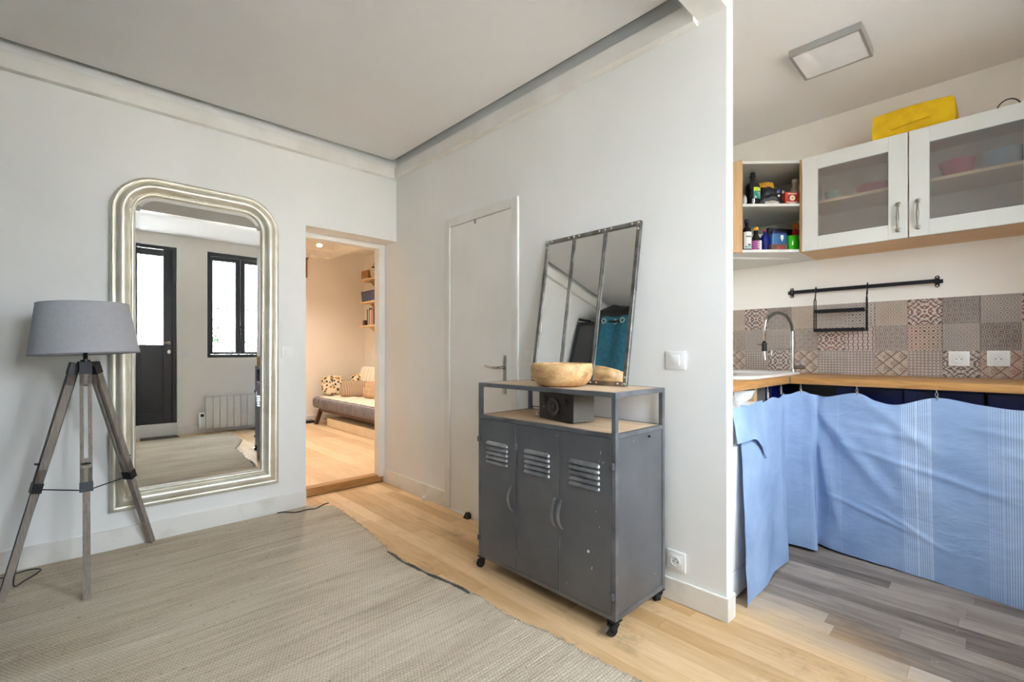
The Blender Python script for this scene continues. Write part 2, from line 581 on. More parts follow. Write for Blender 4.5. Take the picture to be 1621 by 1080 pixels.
def curtain_mat():
    """light blue cloth with woven stripe bands; u of the UV map runs along the hem, in metres"""
    m, nt, b = new_mat('blue_striped_cotton')
    E.nt = nt
    uv = nt.nodes.new('ShaderNodeUVMap')
    uv.uv_map = 'UVMap'
    sep = nt.nodes.new('ShaderNodeSeparateXYZ')
    nt.links.new(uv.outputs[0], sep.inputs[0])
    u = E(sep.outputs[0])
    bandpos = fr(u / 0.36 + 0.62)
    inband = lt(bandpos, 0.48)
    stripe = lt(fr(u / 0.0085), 0.42)
    strong = gt(fr(u / 0.36 + 0.62) * gt(u, 1.15), 0.16)
    edge = lt(ab(bandpos - 0.47), 0.012)
    fac = (0.22 + 0.63 * gt(u, 1.28) + 0.1 * gt(u, 0.9)) * mxm(inband * stripe * sel(strong, E.op('ADD', 0.65, 0.0), E.op('ADD', 0.30, 0.0)), edge * 0.35)
    v = coords(nt, 'Object', (1, 1, 1))
    n = noise_tex(nt, v, 5.0, 4)
    base = ramp(nt, n, [(0.3, C('#8aa3ca')), (0.7, C('#a0b8da'))])
    mx = nt.nodes.new('ShaderNodeMix')
    mx.data_type = 'RGBA'
    nt.links.new(fac.s, mx.inputs[0])
    nt.links.new(base, mx.inputs[6])
    mx.inputs[7].default_value = (*C('#d7e6f7'), 1)
    nt.links.new(mx.outputs[2], b.inputs['Base Color'])
    b.inputs['Roughness'].default_value = 0.85
    b.inputs['Specular IOR Level'].default_value = 0.2
    w1 = noise_tex(nt, coords(nt, 'Object', (1, 1, 2.2)), 6.0, 4, 0.55, 0.35)
    bump(nt, b, w1, 0.26, 0.03)
    return m


M['curtain'] = curtain_mat()


def stripe_mat(name, axis, period, duty, c1, c2, rough=0.9):
    m, nt, b = new_mat(name)
    E.nt = nt
    t = nt.nodes.new('ShaderNodeTexCoord')
    sep = nt.nodes.new('ShaderNodeSeparateXYZ')
    nt.links.new(t.outputs['Object'], sep.inputs[0])
    f = lt(fr(E(sep.outputs[axis]) / period + 50), duty)
    mx = nt.nodes.new('ShaderNodeMix')
    mx.data_type = 'RGBA'
    nt.links.new(f.s, mx.inputs[0])
    mx.inputs[6].default_value = (*c1, 1)
    mx.inputs[7].default_value = (*c2, 1)
    nt.links.new(mx.outputs[2], b.inputs['Base Color'])
    b.inputs['Roughness'].default_value = rough
    return m


M['ticking'] = stripe_mat('cream_ticking', 1, 0.11, 0.06, C('#efe6d6'), C('#9b8f86'))
M['striped_cushion'] = stripe_mat('striped_weave', 0, 0.022, 0.45, C('#d9bfa0'), C('#57504f'))


def floral_mat():
    m, nt, b = new_mat('floral_print')
    E.nt = nt
    v = coords(nt, 'Object', (1, 1, 1))
    vo = nt.nodes.new('ShaderNodeTexVoronoi')
    vo.inputs['Scale'].default_value = 25
    nt.links.new(v, vo.inputs['Vector'])
    sepc = nt.nodes.new('ShaderNodeSeparateColor')
    nt.links.new(vo.outputs['Color'], sepc.inputs[0])
    f = lt(E(vo.outputs['Distance']) + (E(noise_tex(nt, v, 40, 2)) - 0.5) * 0.5, 0.44)
    ink = ramp(nt, sepc.outputs[0], [(0.0, C('#3a3c3b')), (0.5, C('#45494a')), (0.55, C('#a5813c')), (1.0, C('#b48d43'))])
    mx = nt.nodes.new('ShaderNodeMix')
    mx.data_type = 'RGBA'
    nt.links.new(f.s, mx.inputs[0])
    mx.inputs[6].default_value = (*C('#e9dcc4'), 1)
    nt.links.new(ink, mx.inputs[7])
    nt.links.new(mx.outputs[2], b.inputs['Base Color'])
    b.inputs['Roughness'].default_value = 0.9
    return m


M['floral'] = floral_mat()

# ------------------------------------------------------------------ mesh helpers


def world_loc(o):
    v = Vector((0, 0, 0))
    while o is not None:
        v += o.location
        o = o.parent
    return v


def tag(o, label=None, cat=None, group=None, kind=None):
    if label:
        o['label'] = label
    if cat:
        o['category'] = cat
    if group:
        o['group'] = group
    if kind:
        o['kind'] = kind
    return o


def thing(name, loc, label, cat, group=None):
    o = bpy.data.objects.new(name, None)
    o.empty_display_size = 0.05
    o.location = loc
    COL.objects.link(o)
    return tag(o, label, cat, group)


class MB:
    def __init__(self):
        self.bm = bmesh.new()

    def _xf(self, verts, M_):
        if M_ is not None:
            bmesh.ops.transform(self.bm, matrix=M_, verts=verts)

    def box(self, x0, x1, y0, y1, z0, z1, bev=0.0, seg=1, M_=None):
        v = [self.bm.verts.new(p) for p in ((x0, y0, z0), (x1, y0, z0), (x1, y1, z0), (x0, y1, z0),
                                            (x0, y0, z1), (x1, y0, z1), (x1, y1, z1), (x0, y1, z1))]
        fs = [self.bm.faces.new([v[i] for i in q]) for q in
              ((3, 2, 1, 0), (4, 5, 6, 7), (0, 1, 5, 4), (1, 2, 6, 5), (2, 3, 7, 6), (3, 0, 4, 7))]
        if M_ is not None:
            self._xf(v, M_)
        if bev > 0:
            es = list({e for f in fs for e in f.edges})
            bmesh.ops.bevel(self.bm, geom=es, offset=bev, segments=seg, affect='EDGES', profile=0.5)
        return self

    def prism(self, poly, vec, M_=None):
        a = [self.bm.verts.new(p) for p in poly]
        b = [self.bm.verts.new(Vector(p) + Vector(vec)) for p in poly]
        n = len(a)
        self.bm.faces.new(a[::-1])
        self.bm.faces.new(b)
        for i in range(n):
            j = (i + 1) % n
            self.bm.faces.new((a[i], a[j], b[j], b[i]))
        self._xf(a + b, M_)
        return self

    def cyl(self, p0, p1, r0, r1=None, n=16):
        r1 = r0 if r1 is None else r1
        p0, p1 = Vector(p0), Vector(p1)
        d = (p1 - p0).normalized()
        a = d.orthogonal().normalized()
        b = d.cross(a)
        A, B = [], []
        for i in range(n):
            t = 2 * PI * i / n
            o = a * math.cos(t) + b * math.sin(t)
            A.append(self.bm.verts.new(p0 + o * r0))
            B.append(self.bm.verts.new(p1 + o * r1))
        self.bm.faces.new(A[::-1])
        self.bm.faces.new(B)
        for i in range(n):
            j = (i + 1) % n
            self.bm.faces.new((A[i], A[j], B[j], B[i]))
        return self

    def bar(self, p0, p1, w, h, up=(0, 0, 1)):
        """rectangular bar from p0 to p1, w across, h along 'up'"""
        p0, p1 = Vector(p0), Vector(p1)
        d = (p1 - p0).normalized()
        s = d.cross(Vector(up)).normalized()
        u = s.cross(d).normalized()
        A = [p0 + s * a * w / 2 + u * b * h / 2 for a, b in ((-1, -1), (1, -1), (1, 1), (-1, 1))]
        return self.prism(A, p1 - p0)

    def tube(self, pts, r, n=8, closed=False):
        pts = [Vector(p) for p in pts]
        rings = []
        m = len(pts)
        prev = None
        for i, p in enumerate(pts):
            if closed:
                t = (pts[(i + 1) % m] - pts[i - 1]).normalized()
            elif i == 0:
                t = (pts[1] - p).normalized()
            elif i == m - 1:
                t = (p - pts[-2]).normalized()
            else:
                t = (pts[i + 1] - pts[i - 1]).normalized()
            a = t.orthogonal().normalized() if prev is None else (prev - t * prev.dot(t)).normalized()
            prev = a
            b = t.cross(a)
            rr = r[i] if isinstance(r, (list, tuple)) else r
            rings.append([self.bm.verts.new(p + (a * math.cos(2 * PI * k / n) + b * math.sin(2 * PI * k / n)) * rr) for k in range(n)])
        for i in range(m if closed else m - 1):
            A, B = rings[i], rings[(i + 1) % m]
            for k in range(n):
                l = (k + 1) % n
                self.bm.faces.new((A[k], A[l], B[l], B[k]))
        if not closed:
            self.bm.faces.new(rings[0][::-1])
            self.bm.faces.new(rings[-1])
        return self

    def lathe(self, prof, n=24, M_=None, cap=True, sx=1.0, sy=1.0):
        rings = []
        vs = []
        for r, z in prof:
            if r < 1e-6:
                v = self.bm.verts.new((0, 0, z))
                rings.append([v])
                vs.append(v)
            else:
                ring = [self.bm.verts.new((r * sx * math.cos(2 * PI * k / n), r * sy * math.sin(2 * PI * k / n), z)) for k in range(n)]
                rings.append(ring)
                vs += ring
        for A, B in zip(rings, rings[1:]):
            if len(A) == 1 and len(B) == 1:
                continue
            for k in range(n):
                l = (k + 1) % n
                if len(A) == 1:
                    self.bm.faces.new((A[0], B[l], B[k]))
                elif len(B) == 1:
                    self.bm.faces.new((A[k], A[l], B[0]))
                else:
                    self.bm.faces.new((A[k], A[l], B[l], B[k]))
        if cap:
            if len(rings[0]) > 1:
                self.bm.faces.new(rings[0][::-1])
            if len(rings[-1]) > 1:
                self.bm.faces.new(rings[-1])
        self._xf(vs, M_)
        return self

    def sphere(self, c, r, n=12, sx=1, sy=1, sz=1):
        prof = [(r * math.sin(PI * i / n), -r * math.cos(PI * i / n)) for i in range(n + 1)]
        prof[0] = (0, -r)
        prof[-1] = (0, r)
        return self.lathe(prof, n * 2, Matrix.Translation(c) @ Matrix.Diagonal((sx, sy, sz, 1)))

    def grid(self, fn, nu, nv, uvfn=None, wrap=False):
        V = [[self.bm.verts.new(fn(i / nu, j / nv)) for j in range(nv + 1)] for i in range(nu + 1)]
        lay = self.bm.loops.layers.uv.get('UVMap') or (self.bm.loops.layers.uv.new('UVMap') if uvfn else None)
        for i in range(nu):
            for j in range(nv):
                f = self.bm.faces.new((V[i][j], V[i + 1][j], V[i + 1][j + 1], V[i][j + 1]))
                if uvfn:
                    for lp, (a, b) in zip(f.loops, ((i, j), (i + 1, j), (i + 1, j + 1), (i, j + 1))):
                        lp[lay].uv = uvfn(a / nu, b / nv)
        return V

    def solidify(self, t):
        bmesh.ops.recalc_face_normals(self.bm, faces=self.bm.faces[:])
        bmesh.ops.solidify(self.bm, geom=self.bm.faces[:], thickness=t)
        return self

    def build(self, name, material, parent=None, smooth=0, recalc=True, kind=None, label=None, cat=None, group=None, origin=None):
        bm = self.bm
        if recalc:
            bmesh.ops.recalc_face_normals(bm, faces=bm.faces[:])
        if parent is not None:
            off = world_loc(parent) if origin is None else Vector(origin)
        elif origin is not None:
            off = Vector(origin)
        else:
            xs = [v.co for v in bm.verts]
            lo = Vector((min(v.x for v in xs), min(v.y for v in xs), min(v.z for v in xs)))
            hi = Vector((max(v.x for v in xs), max(v.y for v in xs), max(v.z for v in xs)))
            off = Vector(((lo.x + hi.x) / 2, (lo.y + hi.y) / 2, lo.z))
        bmesh.ops.translate(bm, verts=bm.verts[:], vec=-off)
        me = bpy.data.meshes.new(name)
        bm.to_mesh(me)
        bm.free()
        if material is not None:
            me.materials.append(material)
        if smooth:
            me.polygons.foreach_set('use_smooth', [True] * len(me.polygons))
            if smooth < 180:
                me.set_sharp_from_angle(angle=math.radians(smooth))
        o = bpy.data.objects.new(name, me)
        COL.objects.link(o)
        if parent is None:
            o.location = off
        else:
            o.parent = parent
            o.location = off - world_loc(parent)
        return tag(o, label, cat, group, kind)


def soft(pts, n=6):
    P = [Vector(p) for p in pts]
    out = []
    for i in range(len(P) - 1):
        p0, p1, p2, p3 = P[max(i - 1, 0)], P[i], P[i + 1], P[min(i + 2, len(P) - 1)]
        for k in range(n):
            f_ = k / n
            out.append(0.5 * ((2 * p1) + (p2 - p0) * f_ + (2 * p0 - 5 * p1 + 4 * p2 - p3) * f_ ** 2 + (3 * p1 - p0 - 3 * p2 + p3) * f_ ** 3))
    out.append(P[-1])
    return out


def copy_to(src, loc, parent=None):
    c = src.copy()
    COL.objects.link(c)
    c.parent = parent
    c.location = loc
    return c


def structure(name, mb, m, label, cat, smooth=0):
    return mb.build(name, m, None, smooth, kind='structure', label=label, cat=cat)


# ================================================================== THE SHELL
CEIL = 2.608
XL, XC, XC2, XK = -1.0, 1.94, 2.005, 3.55      # left wall, partition faces, kitchen back wall
YW, YM, YM2, YE, YKL = -0.67, 3.389, 3.60, 0.767, 1.42

# floor base with boards ------------------------------------------------
floor = structure('floor', MB().box(XL, XK, YW, 3.66, -0.06, -0.006), M['dark_wood'],
                  'worn wooden board floor running from the room into the kitchen', 'floor')
plank_src = MB().box(-0.5, 0.5, -0.5, 0.5, -0.5, 0.5).build('plank', M['plank'], floor, origin=(0, 0, 0))
plank_src.location = (0, 0, 0)
first = True
rnd = random.Random(3)
PW = 0.0885


def lay(x0, x1, y0, y1, w, zt, th, parent, src, lens, gap=0.0008):
    global first
    x = x0
    used = [False]
    pz = world_loc(parent)
    while x < x1 - 0.01:
        y = y0 - rnd.random() * lens[0]
        w_ = min(w, x1 - x)
        while y < y1 - 0.02:
            L = rnd.uniform(*lens)
            a, b = max(y, y0), min(y + L, y1)
            if y1 - b < 0.08:
                b = y1
            if b - a > 0.03:
                o = src if not used[0] else src.copy()
                if used[0]:
                    COL.objects.link(o)
                used[0] = True
                o.parent = parent
                o.location = Vector((x + w_ / 2, (a + b) / 2, zt - th / 2 + rnd.uniform(-0.0006, 0))) - pz
                o.scale = (w_ - gap, b - a - gap, th)
            y += L
            if b == y1:
                break
        x += w


lay(1.16, 3.16, YW, 3.60, PW, 0.0, 0.0055, floor, plank_src, (0.45, 1.25))
strip_src = plank_src.copy()
COL.objects.link(strip_src)
lay(-0.45, 1.16, YW, -0.35, PW, 0.0, 0.0055, floor, strip_src, (0.5, 0.9))

# ceilings ---------------------------------------------------------------
mb = MB()
mb.box(XL, 1.868, 0.885, 3.318, CEIL, CEIL + 0.055)
mb.box(XL, XK, YW, 0.885, CEIL, CEIL + 0.055)
mb.box(XC2, XK, 0.885, YKL, CEIL, CEIL + 0.055)
structure('ceiling', mb, M['ceiling'], 'plain matt ceiling over the main room and kitchen', 'ceiling')
structure('ceiling_gap_shade', MB().box(XL - 0.15, XK + 0.12, YW - 0.25, 3.60, CEIL + 0.055, CEIL + 0.1), M['stone_grey'], 'grey slab over the ceiling edge gap, added to deepen its shade', 'ceiling')  # grey slab over an added slot, darkens the shaded band along the cornice


def wall_with_holes(axis, c0, c1, a0, a1, z0, z1, holes):
    """wall in plane axis ('x' or 'y'); holes: (a_lo, a_hi, z_lo, z_hi) not overlapping in a"""
    mb = MB()

    def add(p, q, zl, zh):
        if q - p < 1e-4 or zh - zl < 1e-4:
            return
        if axis == 'y':
            mb.box(p, q, c0, c1, zl, zh)
        else:
            mb.box(c0, c1, p, q, zl, zh)
    cur = a0
    for lo, hi, zl, zh in sorted(holes):
        add(cur, lo, z0, z1)
        add(lo, hi, z0, zl)
        add(lo, hi, zh, z1)
        cur = hi
    add(cur, a1, z0, z1)
    return mb


structure('wall_left', MB().box(XL - 0.15, XL, YW - 0.25, 3.60, 0, CEIL + 0.055), M['wall'], 'white side wall behind the wardrobe', 'wall')
structure('wall_mirror_side', wall_with_holes('y', YM, YM2, XL, XC, 0, CEIL + 0.055, [(1.224, 1.94, 0.0, 1.99)]), M['wall'],
          'off-white wall behind the tall silver mirror with an open doorway', 'wall')
structure('wall_partition', wall_with_holes('x', XC, XC2, YE, 3.60, 0, CEIL + 0.055, [(2.025, 2.645, 0.0, 1.962)]), M['wall'],
          'thin off-white partition wall behind the metal locker', 'wall')
structure('wall_kitchen_back', MB().box(XK, XK + 0.12, YW, YKL, 0, CEIL), M['wall_warm'], 'cream kitchen wall behind the tiles and cupboards', 'wall')
structure('wall_kitchen_side', MB().box(XC2, XK + 0.12, YKL, YKL + 0.1, 0, CEIL), M['wall_warm'], 'cream kitchen side wall behind the sink', 'wall')
# window wall: glazed door hole and window hole
structure('wall_window', wall_with_holes('y', YW - 0.25, YW, XL, XK, 0, CEIL, [(0.22, 1.045, 0.165, 2.452), (1.382, 2.20, 1.01, 2.452)]),
          M['wall_warm'], 'cream wall with glazed door and barred window, seen in the mirror', 'wall')

# cornice along the room, held a little below the ceiling
mb = MB().box(XL, XC, YM - 0.045, YM, 2.481, 2.566, 0.002)
structure('trim_1', mb, M['trim'], 'white boxed cornice above the tall silver mirror', 'cornice')
mb = MB().box(XC - 0.045, XC, 0.885, YM - 0.045, 2.481, 2.566, 0.002)
structure('trim_2', mb, M['trim'], 'white boxed cornice running above the closet door and locker', 'cornice')
mb = MB().box(0.2, XC2, 0.767, 0.885, 2.50, CEIL)
structure('trim_3', mb, M['trim'], 'white downstand beam at the kitchen opening', 'beam')
# baseboards
structure('baseboard_mirror_side', MB().box(XL, 1.224, YM - 0.014, YM, 0, 0.115, 0.002), M['trim_dirty'], 'white baseboard below the tall mirror', 'baseboard')
mb = MB().box(XC - 0.012, XC, 2.70, 3.592, 0, 0.11, 0.002)
structure('baseboard_closet_side', mb, M['trim_dirty'], 'short white baseboard between doorway and closet door', 'baseboard')
mb = MB().box(XC - 0.012, XC, YE - 0.012, 1.97, 0, 0.098, 0.002)
mb.box(XC, XC2, YE - 0.012, YE, 0, 0.098, 0.002)
structure('baseboard_partition', mb, M['trim_dirty'], 'chipped white baseboard wrapping the partition end', 'baseboard')
structure('baseboard_window_side', MB().box(1.045, XK, YW, YW + 0.012, 0, 0.11, 0.002), M['trim_dirty'], 'white baseboard under the radiator', 'baseboard')

# ---------------------------------------------------------------- doorway to the next room
mb = MB()
mb.box(1.887, 1.94, 3.575, 3.66, 0.05, 2.0, 0.003)
mb.box(1.10, 1.887, 3.575, 3.66, 1.952, 2.0, 0.003)
mb.box(1.10, 1.224, 3.60, 3.66, 0.05, 1.952, 0.003)
frame1 = structure('door_1', mb, M['trim'], 'white door frame of the open doorway to the lit room', 'door frame')
for z in (0.32, 1.10, 1.75):
    MB().cyl((1.880, 3.577, z), (1.880, 3.577, z + 0.09), 0.006, n=10).build('hinge', M['trim'], frame1, 40)
structure('threshold_step', MB().box(1.10, 1.94, 3.60, 3.685, 0, 0.062, 0.004), M['oak_step'], 'raised oak threshold step in the doorway', 'step')

# the next room --------------------------------------------------------
Y2, X2R, Z2 = 7.05, 3.46, 0.056
floor2 = structure('floor_next_room', MB().box(1.0, X2R, 3.66, Y2, -0.02, Z2 - 0.006), M['pale_wood'], 'pale board floor of the lit room', 'floor')
p2 = MB().box(-0.5, 0.5, -0.5, 0.5, -0.5, 0.5).build('plank', M['plank_pale'], floor2, origin=(0, 0, 0))
lay(1.16, X2R, 3.685, Y2, 0.145, Z2, 0.0055, floor2, p2, (1.2, 2.2))
structure('wall_next_room_back', MB().box(0.9, X2R + 0.1, Y2, Y2 + 0.1, 0, 2.75), M['wall_warm'], 'cream far wall of the lit room behind the futon', 'wall')
structure('wall_next_room_right', MB().box(X2R, X2R + 0.1, 3.60, Y2, 0, 2.75), M['wall_warm'], 'cream wall of the lit room carrying shelves', 'wall')
structure('wall_next_room_left', MB().box(0.9, 1.0, 3.60, Y2, 0, 2.75), M['wall_warm'], 'cream wall on the hidden side of the lit room', 'wall')
structure('wall_next_room_front', MB().box(XC, X2R, 3.60, 3.66, 0, 2.75), M['wall_warm'], 'cream wall beside the doorway inside the lit room', 'wall')
mb = MB().box(0.9, X2R + 0.1, 3.60, Y2 + 0.1, 2.62, 2.75)
structure('ceiling_next_room', mb, M['wall_warm'], 'pale ceiling of the lit room', 'ceiling')
mb = MB().box(1.0, 2.92, 6.45, Y2, 2.50, 2.62)
mb.box(2.70, 2.92, 3.7, 6.45, 2.50, 2.62)
mb.box(1.0, 1.35, 3.7, 6.45, 2.50, 2.62)
structure('trim_4', mb, M['wall_warm'], 'dropped ceiling coffer edge in the lit room', 'ceiling beam')
structure('baseboard_next_room', MB().box(1.0, X2R, Y2 - 0.012, Y2, Z2, Z2 + 0.09), M['trim'], 'cream baseboard at the far wall of the lit room', 'baseboard')


def spot(name, loc, aim, power, label):
    t = thing(name, loc, label, 'spotlight', 'ceiling spots of the lit room')
    x, y, z = loc
    MB().cyl((x, y, z), (x, y, z - 0.02), 0.045, n=20).build('mount', M['white_plastic'], t, 40)
    d = (Vector(aim) - Vector(loc)).normalized()
    c = Vector(loc) + Vector((0, 0, -0.06))
    MB().cyl((x, y, z - 0.02), c, 0.008, n=8).build('stem', M['white_plastic'], t, 40)
    MB().cyl(c - d * 0.04, c + d * 0.05, 0.026, 0.04, 20).build('head', M['white_plastic'], t, 40)
    MB().cyl(c + d * 0.05, c + d * 0.054, 0.034, 0.034, 20).build('bulb', emit('warm_bulb_' + name, (1.0, 0.78, 0.5), 4.0), t)
    l = bpy.data.lights.new('warm_bulb_light', 'SPOT')
    l.energy = power
    l.color = (1.0, 0.85, 0.72)
    l.spot_size = math.radians(150)
    l.spot_blend = 0.9
    l.shadow_soft_size = 0.06
    lo = bpy.data.objects.new('warm_bulb_light', l)
    lo.location = (0, 0, -0.06)
    lo.location += d * 0.07
    lo.rotation_euler = d.to_track_quat('-Z', 'Y').to_euler()
    lo.parent = t
    COL.objects.link(lo)


spot('ceiling_spotlight', (2.45, 6.30, 2.62), (2.2, 5.2, 0.0), 22, 'small white ceiling spotlight above the futon, nearer the far wall')
spot('ceiling_spotlight', (1.75, 4.75, 2.62), (1.9, 5.0, 0.0), 32, 'small white ceiling spotlight just inside the lit room doorway')

# ---------------------------------------------------------------- closet door in the partition
d2 = thing('door_2', (XC, 2.335, 0), 'plain white closet door beside the metal locker', 'door')
d2['kind'] = 'structure'
MB().box(XC - 0.006, XC + 0.034, 2.0275, 2.6425, 0.012, 1.9595, 0.002).build('leaf', M['door'], d2)
mb = MB()
mb.box(XC - 0.014, XC + 0.05, 2.645, 2.702, 0, 2.02, 0.003)
mb.box(XC - 0.014, XC + 0.05, 1.968, 2.025, 0, 2.02, 0.003)
mb.box(XC - 0.014, XC + 0.05, 2.025, 2.645, 1.962, 2.02, 0.003)
mb.build('frame', M['trim'], d2)
mb = MB()
mb.box(XC + 0.002, XC + 0.012, 2.030, 2.036, 0.0, 1.962)
mb.box(XC + 0.002, XC + 0.012, 2.634, 2.640, 0.0, 1.962)
for z in (0.18, 0.97, 1.76):
    MB().cyl((XC - 0.014, 2.644, z), (XC - 0.014, 2.644, z + 0.085), 0.0075, n=12).build('hinge', M['trim'], d2, 40)
MB().box(XC - 0.012, XC - 0.004, 2.070, 2.108, 0.838, 1.075, 0.003, 2).build('lock_plate', M['chrome'], d2, 40)
lev = MB()
lev.cyl((XC - 0.010, 2.089, 1.0), (XC - 0.057, 2.089, 1.0), 0.009, n=12)
lev.tube([(XC - 0.057, 2.089, 1.0), (XC - 0.062, 2.11, 0.999), (XC - 0.062, 2.15, 1.0), (XC - 0.059, 2.19, 1.004), (XC - 0.057, 2.215, 1.010)], [0.0095, 0.0095, 0.008, 0.0075, 0.006], 10)
lev.build('lever_handle', M['chrome'], d2, 60)
MB().cyl((XC - 0.010, 2.089, 0.885), (XC - 0.016, 2.089, 0.885), 0.012, n=14).build('keyhole_cylinder', M['nickel'], d2, 40)
MB().box(XC - 0.012, XC - 0.004, 2.365, 2.375, 1.935, 1.962).build('latch_stub', M['nickel'], d2)
MB().box(XC - 0.014, XC + 0.045, 2.03, 2.64, 0.0, 0.010).build('sill', M['trim'], d2)
ds = thing('door_stop', (XC - 0.03, 2.42, 0), 'small black rubber door wedge at the closet door foot', 'door stop')
MB().prism([(XC - 0.050, 2.40, 0), (XC - 0.016, 2.40, 0), (XC - 0.016, 2.40, 0.03), (XC - 0.026, 2.40, 0.032)], (0, 0.045, 0)).build('wedge', M['rubber'], ds)
MB().cyl((XC - 0.024, 2.415, 0.03), (XC - 0.024, 2.415, 0.038), 0.008, n=10).build('knob', M['rubber'], ds)
wd = thing('floor_door_stop', (XC - 0.035, 2.93, 0), 'little white round door stop on the floor by the baseboard', 'door stop')
MB().cyl((XC - 0.035, 2.93, 0), (XC - 0.035, 2.93, 0.012), 0.016, n=16).build('base', M['trim'], wd, 40)
MB().sphere((XC - 0.035, 2.93, 0.02), 0.015, 8).build('dome', M['white_plastic'], wd, 180)


structure('wall_closet_back', MB().box(2.62, 2.66, 1.9, 2.8, 0, 2.2), M['wall'], 'unseen closet back wall, added to stop light leaking round the door', 'wall')  # unseen box added behind the closet door to block stray daylight
mb = MB()
mb.box(XC2, 2.62, 1.86, 1.9, 0, 2.2)
mb.box(XC2, 2.62, 2.8, 2.84, 0, 2.2)
mb.box(XC2, 2.66, 1.86, 2.84, 2.2, 2.24)
structure('wall_closet_sides', mb, M['wall'], 'unseen closet side walls, added to stop light leaking round the door', 'wall')

# ---------------------------------------------------------------- switches and sockets
def plate(name, face, u0, u1, z0, z1, at, label, cat, kind):
    """face '-x' (plate on a wall whose room side is -x, at x=at), '-y', '+y'"""
    uc, zc = (u0 + u1) / 2, (z0 + z1) / 2
    loc = {'-x': (at, uc, z0), '-y': (uc, at, z0), '+y': (uc, at, z0)}[face]
    t = thing(name, loc, label, cat)

    def bx(a0, a1, b0, b1, d0, d1, bev=0.002):
        m_ = MB()
        if face == '-x':
            m_.box(at - d1, at - d0, a0, a1, b0, b1, bev, 2)
        elif face == '-y':
            m_.box(a0, a1, at - d1, at - d0, b0, b1, bev, 2)
        else:
            m_.box(a0, a1, at + d0, at + d1, b0, b1, bev, 2)
        return m_

    def cy(u, z, r, da, db):
        m_ = MB()
        if face == '-x':
            m_.cyl((at - da, u, z), (at - db, u, z), r, n=24)
        elif face == '-y':
            m_.cyl((u, at - da, z), (u, at - db, z), r, n=24)
        else:
            m_.cyl((u, at + da, z), (u, at + db, z), r, n=24)
        return m_
    bx(u0, u1, z0, z1, 0, 0.009).build('cover_plate', M['white_plastic'], t, 40)
    w, h = (u1 - u0), (z1 - z0)
    s = min(w, h) * 0.27
    if kind == 'switch':
        bx(uc - s, uc + s, zc - s, zc + s, 0.009, 0.013).build('rocker', M['white_plastic'], t, 40)
    elif kind == 'socket':
        bx(uc - s * 1.25, uc + s * 1.25, zc - s * 1.25, zc + s * 1.25, 0.009, 0.0105).build('insert', M['white_plastic'], t, 40)
        r = s * 0.95
        # recessed cup: ring plus inner disc
        prof = [(r, 0.0), (r, 0.004), (r * 0.93, 0.0045), (r * 0.90, 0.001), (0, 0.0008)]
        rot = {'-x': Matrix.Rotation(-PI / 2, 4, 'Y'), '-y': Matrix.Rotation(PI / 2, 4, 'X'), '+y': Matrix.Rotation(-PI / 2, 4, 'X')}[face]
        p0 = {'-x': (at - 0.0105, uc, zc), '-y': (uc, at - 0.0105, zc), '+y': (uc, at + 0.0105, zc)}[face]
        MB().lathe(prof, 28, Matrix.Translation(p0) @ rot, cap=False).build('socket_cup', M['white_plastic'], t, 40)
        for du in (-0.0095, 0.0095):
            cy(uc + du, zc - 0.002, 0.0028, 0.0105, 0.0125).build('pin_hole', M['black'], t)
        cy(uc, zc + 0.009, 0.0024, 0.0105, 0.016).build('earth_pin', M['nickel'], t)
    return t


plate('light_switch', '-x', 0.938, 1.029, 1.02, 1.10, XC, 'white square light switch right of the leaning mirror', 'light switch', 'switch')
plate('light_switch', '-x', 1.835, 1.915, 1.02, 1.10, XC, 'white light switch half hidden behind the leaning mirror', 'light switch', 'switch')
plate('power_socket', '-x', 0.938, 1.024, 0.137, 0.222, XC, 'white wall socket low behind the locker corner', 'power socket', 'socket')
sw = plate('light_switch', '-y', 1.06, 1.143, 1.055, 1.132, YM, 'white light switch between tall mirror and doorway', 'light switch', 'switch')
plate('light_switch', '+y', 1.105, 1.185, 1.03, 1.10, YW, 'white light switch beside the glazed door, seen in the mirror', 'light switch', 'switch')
plate('power_socket', '-x', 0.111, 0.196, 1.018, 1.10, XK - 0.008, 'white wall socket on the tiles, left of the pair', 'power socket', 'socket')
plate('power_socket', '-x', -0.039, 0.047, 1.02, 1.103, XK - 0.008, 'white wall socket on the tiles, right of the pair', 'power socket', 'socket')

# ================================================================== RUG
def rug_edge(y):
    pts = [(-0.5, 1.60), (0.3, 1.56), (0.6, 1.46), (0.817, 1.371), (1.024, 1.355), (1.2, 1.348), (1.41, 1.316), (1.59, 1.325), (1.77, 1.318),
           (1.885, 1.293), (2.134, 1.268), (2.32, 1.275), (2.58, 1.318), (2.89, 1.344), (3.15, 1.353), (3.25, 1.352), (3.37, 1.22)]
    for (a, b), (c, d) in zip(pts, pts[1:]):
        if a <= y <= c:
            return b + (d - b) * (y - a) / (c - a)
    return pts[0][1] if y < pts[0][0] else pts[-1][1]


RX0, RY0, RY1 = -0.345, -0.42, 3.368


def rug_pt(u, v):
    y = RY0 + (RY1 - RY0) * v
    e = rug_edge(y)
    x = RX0 + (e - RX0) * (u ** 0.8)
    de = e - x
    rib = abs(math.sin(PI * y / 0.0128))
    z = 0.0075 + 0.0028 * rib
    z += 0.006 * max(0, noise.noise(Vector((x * 1.3, y * 1.6, 2.0))))
    # wrinkles running in from the free edge
    wr = noise.noise(Vector((x * 1.2, y * 9.0, 5.0)))
    z += 0.014 * max(0, wr) * math.exp(-de / 0.25)
    z += 0.0035 * noise.noise(Vector((x * 3, y * 30.0, 1.0)))
    if u == 1:
        x += 0.006 * noise.noise(Vector((y * 40, 0, 0)))
    return Vector((x, y, max(z, 0.003)))


